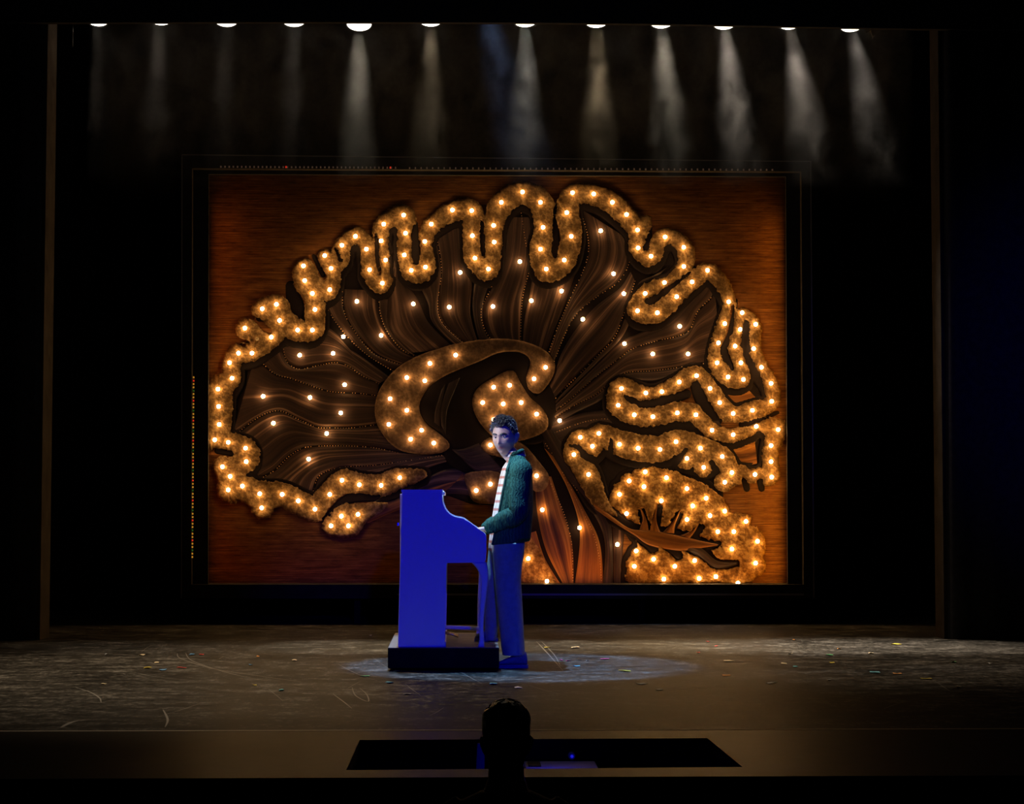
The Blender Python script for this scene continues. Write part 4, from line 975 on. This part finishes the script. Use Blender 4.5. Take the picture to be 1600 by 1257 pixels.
keep(frombm('shirt_collar', bm, M['plaid'], None, True), man)
# cardigan: open-fronted shell plus sleeves and a rolled collar
JK = [(794,817,712,0.095),(789,822,719,0.150),(785,827,729,0.200),(781,830.5,742,0.222),(776,832,768,0.225),(772,831.5,795,0.222),(768,830,820,0.220),(765,828.5,840,0.218),(763,827,852,0.216)]
def jsec(a, b, y, hy, g, op, wob):
    p0 = P(a, y, -0.06); p1 = P(b, y, -0.06); cx, cw = (p0.x + p1.x) / 2, (p1.x - p0.x) / 2 + g; z = p0.z; out = []
    for k in range(41):
        t = PI + op + (2 * PI - 2 * op) * k / 40    # starts at the front (-X)
        w_ = 1 + wob * math.sin(t * 7 + y * 0.05)
        yy = -0.06 + (hy + g) * w_ * math.copysign(abs(math.sin(t)) ** 0.9, math.sin(t))
        lift = 0.0
        out.append(Vector((cx + cw * w_ * math.copysign(abs(math.cos(t)) ** 0.9, math.cos(t)), yy, z + (0.03 * (1 + math.cos(t)) * 0.5 if y > 845 else 0))))
    return out
bm = bmesh.new(); fine = []
yr = [q[2] for q in JK]
for y in np.linspace(712, 852, 34):
    a, b, hy = (np.interp(y, yr, [q[i] for q in JK]) for i in (0, 1, 3))
    op = np.interp(y, [715, 735, 780, 852], [R(62), R(58), R(50), R(40)])
    fine.append((a, b, y, hy, op))
outer = [[bm.verts.new(p) for p in jsec(a, b, y, hy, 0.004, op, 0.012)] for a, b, y, hy, op in fine]
inn = [[bm.verts.new(p) for p in jsec(a, b, y, hy, -0.008, op, 0.012)] for a, b, y, hy, op in fine]
for g_ in (outer, inn):
    for i in range(len(fine) - 1):
        for k in range(40): bm.faces.new([g_[i][k], g_[i][k + 1], g_[i + 1][k + 1], g_[i + 1][k]])
for i in range(len(fine) - 1):
    for k in (0, 40): bm.faces.new([outer[i][k], outer[i + 1][k], inn[i + 1][k], inn[i][k]])
for i in (0, len(fine) - 1):
    for k in range(40): bm.faces.new([outer[i][k], outer[i][k + 1], inn[i][k + 1], inn[i][k]])
for i in (0, 1):                              # ribbed front bands
    kk = 0 if i == 0 else 40
    tube(bm, [v.co.copy() for v in [g[kk] for g in outer]], 0.011, 8, flat=0.6)
cardigan = keep(frombm('cardigan', bm, M['knit'], None, True), man)
def sleeve(sh_, el_, wr_):
    bm = bmesh.new(); up_ = (sh_ - el_).normalized()
    pts = [sh_ + Vector((0.0, 0.03 * (1 if sh_.y < 0 else -1), 0.035)), sh_, sh_.lerp(el_, 0.25), sh_.lerp(el_, 0.5), sh_.lerp(el_, 0.78), el_ + Vector((0.006, 0, 0.012)), el_.lerp(wr_, 0.12) + Vector((0, 0, -0.012)), el_.lerp(wr_, 0.35), el_.lerp(wr_, 0.6), el_.lerp(wr_, 0.82), el_.lerp(wr_, 0.9), wr_]
    rad = [0.045, 0.075, 0.078, 0.074, 0.070, 0.066, 0.068, 0.066, 0.060, 0.054, 0.050, 0.043]
    c = catmull([(*p, r) for p, r in zip(pts, rad)], 0.006)
    c = np.array(c); L = len(c)
    rr_ = c[:, 3] * (1 + 0.035 * np.sin(np.arange(L) * 0.55) + 0.02 * np.sin(np.arange(L) * 1.3))
    tube(bm, [Vector(q[:3]) for q in c], rr_.tolist(), 24)
    o = keep(frombm('sleeve', bm, M['knit'], None, True), man); return o
sleeve(shN, elN, wrN); sleeve(shF, elF, wrF)
bm = bmesh.new()
col_pts = []
for k in range(15):
    t = PI + R(66) + (2 * PI - 2 * R(66)) * k / 14
    p0 = P(797, 712, -0.06); p1 = P(814, 703, -0.06); cx, cw = (p0.x + p1.x) / 2, 0.050
    zz = P(800, 709, -0.06).z + 0.022 * math.cos(t) 
    col_pts.append((cx + cw * math.cos(t), -0.06 + 0.082 * math.sin(t), zz))
st = [v for v in jsec(*fine[6][:4], 0.006, fine[6][4], 0.0)]
pts = [tuple(st[0])] + col_pts + [tuple(st[-1])]
tube(bm, [Vector(q) for q in catmull(pts, 0.02)], 0.014, 12, flat=1.0)
keep(frombm('cardigan_collar', bm, M['knit'], None, True), man)
# trousers
bm = bmesh.new()
def densify(rows, n=40):
    r = np.array(rows); t = np.linspace(0, len(r) - 1, n); c = np.column_stack([np.interp(t, np.arange(len(r)), r[:, i]) for i in range(r.shape[1])]); return c
for rows in (LN, LF):
    secs = []
    for q in densify(rows):
        s = ellsec(q[0], q[1], q[2], q[3], q[4], 28, 0.95)
        ct = sum(s, Vector()) / len(s)
        f = [1 + 0.03 * math.sin(3 * k * 2 * PI / 28 + q[2] * 0.03) * min(1, (q[2] - 845) / 40) + 0.02 * math.sin(q[2] * 0.22 + k * 0.9) * max(0, (q[2] - 960) / 60) for k in range(28)]
        secs.append([ct + (p - ct) * g for p, g in zip(s, f)])
    loft(bm, secs)
ellip(bm, P(792, 858, -0.06), 0.115, 0.19, 0.075, None, 20)
tme = evalmesh(bm, 0.007, 2)
keep(link('trousers', tme, M['trousers'], None, True), man)
# shoes
def shoe(px0, px1, Yc, zf, hy=0.048):
    x0 = P(px0, 1040, Yc).x; x1 = P(px1, 1040, Yc).x; L = x1 - x0; secs = []
    prof = [(0.0, 0.35, 0.030), (0.05, 0.75, 0.045), (0.2, 1.0, 0.060), (0.4, 0.98, 0.075), (0.6, 0.85, 0.105), (0.8, 0.80, 0.125), (0.95, 0.75, 0.115), (1.0, 0.5, 0.085)]
    for t, wd, h in prof:
        secs.append([(x0 + L * t, Yc + hy * wd * math.copysign(abs(math.cos(a)) ** 0.7, math.cos(a)), zf + 0.022 + (h - 0.022) * (0.5 + 0.5 * math.sin(a)) ** 0.8) for a in [2 * PI * k / 18 for k in range(18)]])
    bm = bmesh.new(); loft(bm, secs); s = keep(frombm('shoe', bm, M['suede'], None, True), man)
    bm = bmesh.new(); n = 18
    outl = [(x0 - 0.004 + (L + 0.010) * t, Yc + sg * (hy + 0.004) * wd) for sg, seq in ((1, prof), (-1, prof[::-1])) for t, wd, h in seq]
    slab(bm, outl, zf, zf + 0.024); so_ = frombm('sole', bm, M['suede']); so_.parent = s
    so_.matrix_parent_inverse = Matrix.Identity(4)
    return s
shoe(778, 824, -0.24, 0.001); shoe(742, 778, 0.11, pt + 0.001)
# sub-parts were built in world coordinates: undo the offset that their parents keep
bpy.context.view_layer.update()
for o in list(bpy.data.objects):
    if o.name.split('.')[0] in ('iris', 'sole') and o.parent:
        o.matrix_parent_inverse = o.parent.matrix_world.inverted()
# ---- the conductor, seen from behind
CY = -6.2
KC = P(791, 1162, CY); KT = Matrix.Translation(KC) @ Euler((R(4), 0, R(180)), 'XYZ').to_matrix().to_4x4() @ Matrix.Scale(1.13, 4)
con = empty('person', (KC.x, CY, -1.5)); tag(con, 'dark silhouetted head of a person below the stage edge, seen from behind', 'person')
bm = bmesh.new(); head_bm(bm, KT)
kx, ky, kz = KC
tube(bm, [(kx, ky, kz - 0.05), (kx, ky - 0.01, kz - 0.13), (kx, ky - 0.015, kz - 0.20)], [0.07, 0.072, 0.095], 16)
def csec(z, rx, ry): return [Vector((kx + rx * math.cos(2 * PI * k / 24), ky - 0.015 + ry * math.sin(2 * PI * k / 24), z)) for k in range(24)]
loft(bm, [csec(kz - 0.19, 0.09, 0.07), csec(kz - 0.23, 0.17, 0.10), csec(kz - 0.28, 0.20, 0.115), csec(kz - 0.45, 0.19, 0.12), csec(kz - 0.65, 0.16, 0.11), csec(kz - 0.80, 0.17, 0.12), csec(kz - 0.88, 0.15, 0.11)])
for s in (-1, 1):
    S = Vector((kx + s * 0.20, ky, kz - 0.27)); E = Vector((kx + s * 0.27, ky + 0.02, kz - 0.55)); Wr = Vector((kx + s * 0.2, ky + 0.24, kz - 0.52))
    tube(bm, [S, S.lerp(E, .5), E, Wr], [0.052, 0.046, 0.038, 0.027], 12); hand(bm, Wr, Vector((-s * 0.2, 1, 0.1)), Vector((0, 0, 1)), Vector((-s, 0, 0)), 1)
    hp = Vector((kx + s * 0.09, ky, kz - 0.85)); fl_ = Vector((kx + s * 0.11, ky, -1.42))
    tube(bm, [hp, hp.lerp(fl_, .5), fl_], [0.085, 0.06, 0.045], 12); ellip(bm, fl_ + Vector((0, 0.05, -0.035)), 0.045, 0.12, 0.04, None, 12)
cme = evalmesh(bm, 0.008, 1)
keep(link('body', cme, M['skin'], None, True), con)
keep(frombm('hair', hair_bm(KT, 200, 0.012, 0.024, 9, -0.112), M['hair']), con)
bm = bmesh.new(); loft(bm, [csec(kz - 0.185, 0.10, 0.085), csec(kz - 0.225, 0.185, 0.115), csec(kz - 0.28, 0.215, 0.13), csec(kz - 0.45, 0.205, 0.135), csec(kz - 0.65, 0.175, 0.125), csec(kz - 0.88, 0.185, 0.135)])
for s in (-1, 1):
    S = Vector((kx + s * 0.20, ky, kz - 0.27)); E = Vector((kx + s * 0.27, ky + 0.02, kz - 0.55)); Wr = Vector((kx + s * 0.2, ky + 0.24, kz - 0.52))
    tube(bm, [S + Vector((-s * 0.03, 0, 0.02)), S, S.lerp(E, .5), E, E.lerp(Wr, 0.92)], [0.055, 0.066, 0.06, 0.052, 0.040], 14)
keep(link('jacket', evalmesh(bm, 0.009, 2), M['dark_cloth'], None, True), con)
bm = bmesh.new(); loft(bm, [csec(kz - 0.84, 0.185, 0.13), csec(kz - 0.95, 0.19, 0.135)])
for s in (-1, 1):
    tube(bm, [(kx + s * 0.09, ky, kz - 0.86), (kx + s * 0.10, ky, kz - 1.1), (kx + s * 0.11, ky, -1.44)], [0.105, 0.085, 0.07], 14)
keep(link('trousers', evalmesh(bm, 0.010, 2), M['dark_cloth'], None, True), con)

# ================================================================== IN THE PIT
hy0 = hole[3].y; hy1 = hole[0].y
def onY(px, py, Y): return P(px, py, Y)
st_ = empty('music_stand', (P(748, 1190, hy1 - 0.35).x, hy1 - 0.35, -1.5)); tag(st_, 'slim blue-lit music stand in the pit opening beside the dark head', 'music stand')
a = P(742, 1162, hy1 - 0.35); b_ = P(757, 1206, hy1 - 0.35)
bm = bmesh.new(); prism(bm, [(a.x + 0.012, a.z), (b_.x, a.z), (b_.x, b_.z - 0.12), (a.x, b_.z - 0.12)], hy1 - 0.36, hy1 - 0.34); keep(frombm('desk', bm, M['desk']), st_)
bm = bmesh.new(); tube(bm, [((a.x + b_.x) / 2, hy1 - 0.33, b_.z - 0.1), ((a.x + b_.x) / 2, hy1 - 0.33, -1.46)], 0.012, 8); keep(frombm('pole', bm, M['metal']), st_)
bm = bmesh.new()
for k in range(3):
    an = 2 * PI * k / 3; c0 = Vector(((a.x + b_.x) / 2, hy1 - 0.33, -1.40)); tube(bm, [c0, c0 + Vector((0.2 * math.cos(an), 0.2 * math.sin(an), -0.095))], 0.008, 6)
keep(frombm('tripod', bm, M['metal']), st_)
ky0 = hy1 - 0.43
kb = empty('keyboard', (P(873, 1198, ky0 + 0.13).x, ky0 + 0.13, -1.5)); tag(kb, 'long blue-lit electric keyboard in the pit opening right of the dark head', 'keyboard')
a = P(817, 1190, ky0 + 0.26); b_ = P(930, 1192, ky0 + 0.26)
bm = bmesh.new(); box(bm, a.x, b_.x, ky0, ky0 + 0.26, a.z - 0.09, a.z); bmesh.ops.bevel(bm, geom=bm.edges[:], offset=0.006, segments=1, affect='EDGES'); keep(frombm('case', bm, M['desk']), kb)
bm = bmesh.new(); box(bm, a.x + 0.02, a.x + 0.08, ky0 + 0.06, ky0 + 0.22, a.z, a.z + 0.004); keep(frombm('control_panel', bm, M['black']), kb)
for xx in (a.x + 0.03, b_.x - 0.03):
    bm = bmesh.new(); box(bm, xx - 0.012, xx + 0.012, ky0 + 0.06, ky0 + 0.20, -1.5, a.z - 0.09); keep(frombm('leg', bm, M['metal']), kb)
lp = P(893.5, 1182, hy1 - 0.08); pl = empty('pit_lamp', (lp.x, lp.y, -1.5)); tag(pl, 'small round blue work light in the pit opening', 'lamp')
bm = bmesh.new(); ring = tube(bm, [(lp.x, lp.y - 0.012, lp.z), (lp.x, lp.y + 0.02, lp.z)], [0.015, 0.019], 20); keep(frombm('lamp_head', bm, M['desk']), pl)
bm = bmesh.new(); tube(bm, [(lp.x, lp.y - 0.016, lp.z), (lp.x, lp.y - 0.011, lp.z)], 0.0075, 14); keep(frombm('lens', bm, emit('blue_pit_light', (0.02, 0.02, 1.0), 0.5)), pl)
l = bpy.data.lights.new('blue_pit_glow', 'POINT'); l.energy = 0.9; l.color = (0.0, 0.005, 1.0); l.shadow_soft_size = 0.02
lo = bpy.data.objects.new('blue_pit_glow', l); COL.objects.link(lo); lo.location = (lp.x - 0.10, hy1 - 0.55, -0.025); keep(lo, pl)
bm = bmesh.new(); tube(bm, [(lp.x, lp.y + 0.02, lp.z - 0.01), (lp.x, lp.y + 0.03, -1.49)], 0.008, 8); keep(frombm('pole', bm, M['metal']), pl)
bm = bmesh.new(); tube(bm, [(lp.x, lp.y + 0.03, -1.5), (lp.x, lp.y + 0.03, -1.485)], 0.10, 20); keep(frombm('base', bm, M['metal']), pl)

# ================================================================== SCRAPS ON THE FLOOR
cols = {'yellow': (0.55, 0.45, 0.04), 'red': (0.6, 0.06, 0.05), 'blue': (0.08, 0.25, 0.5), 'cream': (0.6, 0.5, 0.32), 'green': (0.08, 0.42, 0.14), 'pink': (0.7, 0.08, 0.25), 'teal': (0.08, 0.35, 0.42), 'orange': (0.6, 0.25, 0.05), 'white': (0.6, 0.6, 0.58), 'grey': (0.3, 0.3, 0.3)}
CM = {k: plain('scrap_' + k, v, 0.7) for k, v in cols.items()}
SCR = """231,1045,yellow,12 284,1045,red,15 255,1048,blue,9 300,1024,blue,8 315,1024,red,7 222,1025,cream,8 245,1037,cream,7 403,1027,orange,4 460,1033,cream,7 392,1040,blue,6 571,1058,green,14 398,1072,yellow,6
162,1070,cream,7 440,1080,teal,8 636,1086,grey,12 620,1050,yellow,9 609,1068,teal,12 166,1024,grey,4 579,994,grey,3 771,1070,teal,12 877,1033,pink,5 888,1034,pink,8 945,1031,pink,14 901,1042,teal,11 976,1050,yellow,20 899,1013,cream,13
855,1013,yellow,9 1139,1034,cream,17 1135,1057,orange,13 1206,1069,white,15 1225,1038,cream,9 1296,1025,green,11 1300,1037,yellow,8 1296,1064,white,8 1367,1052,teal,16 1402,1054,orange,14 1447,1062,yellow,18 1400,1008,yellow,16
1490,1036,green,8 1312,1015,orange,7 1361,1022,cream,8 1003,1070,grey,18 1030,1079,grey,11 1106,1004,red,6 1241,1001,orange,5 1091,1021,red,5 1546,1038,grey,7 1235,1023,cream,8 810,1076,white,12 1243,1043,teal,8 1119,1011,red,5 918,1034,grey,5 1498,1075,cream,6""".split()
allc = []
for s in SCR:
    x, y, c, wpx = s.split(','); x = float(x); y = float(y); wpx = float(wpx)
    p = PZ(x, y); hw = wpx / (F / (p.y + 14)) / 2; dp = random.uniform(0.02, 0.05)
    an = random.uniform(-0.25, 0.25)
    bm = bmesh.new(); n_ = 6; top = []; bot = []
    outl = [(-hw, -dp * 0.6), (-hw * 0.2, -dp * random.uniform(0.5, 1)), (hw, -dp * 0.5), (hw * 0.9, dp * 0.5), (hw * 0.1, dp * random.uniform(0.5, 1)), (-hw * 0.9, dp * 0.7)]
    lift = [random.uniform(0.001, 0.008) for _ in outl]
    va = [bm.verts.new((q[0], q[1], 0.002 + l_)) for q, l_ in zip(outl, lift)]; vb = [bm.verts.new((q[0], q[1], 0.0 + l_)) for q, l_ in zip(outl, lift)]
    ca = bm.verts.new((0, 0, 0.003)); cb = bm.verts.new((0, 0, 0.0005))
    for i in range(6):
        j = (i + 1) % 6; bm.faces.new([va[i], va[j], ca]); bm.faces.new([vb[j], vb[i], cb]); bm.faces.new([va[i], vb[i], vb[j], va[j]])
    o = frombm('confetti_scrap', bm, CM[c]); o.location = (p.x, p.y, 0.0005); o.rotation_euler.z = an
    side = 'left of the piano platform' if x < 600 else ('in front of the piano platform' if x < 815 else ('right of the pianist' if x < 1080 else 'on the right stage floor'))
    sz = 'wide' if wpx >= 13 else ('small' if wpx >= 8 else 'tiny')
    allc.append((x, o, '%s %s confetti scrap %s' % (sz, c, side)))
for lab in sorted(set(q[2] for q in allc)):
    same = sorted([q for q in allc if q[2] == lab], key=lambda q: q[0]); n_ = len(same)
    for k, (x, o, _) in enumerate(same):
        sfx = '' if n_ == 1 else (', leftmost one' if k == 0 else (', rightmost one' if k == n_ - 1 else ', %s one from the left' % ordn[k]))
        tag(o, lab + sfx, 'confetti', 'confetti scraps on the stage floor')
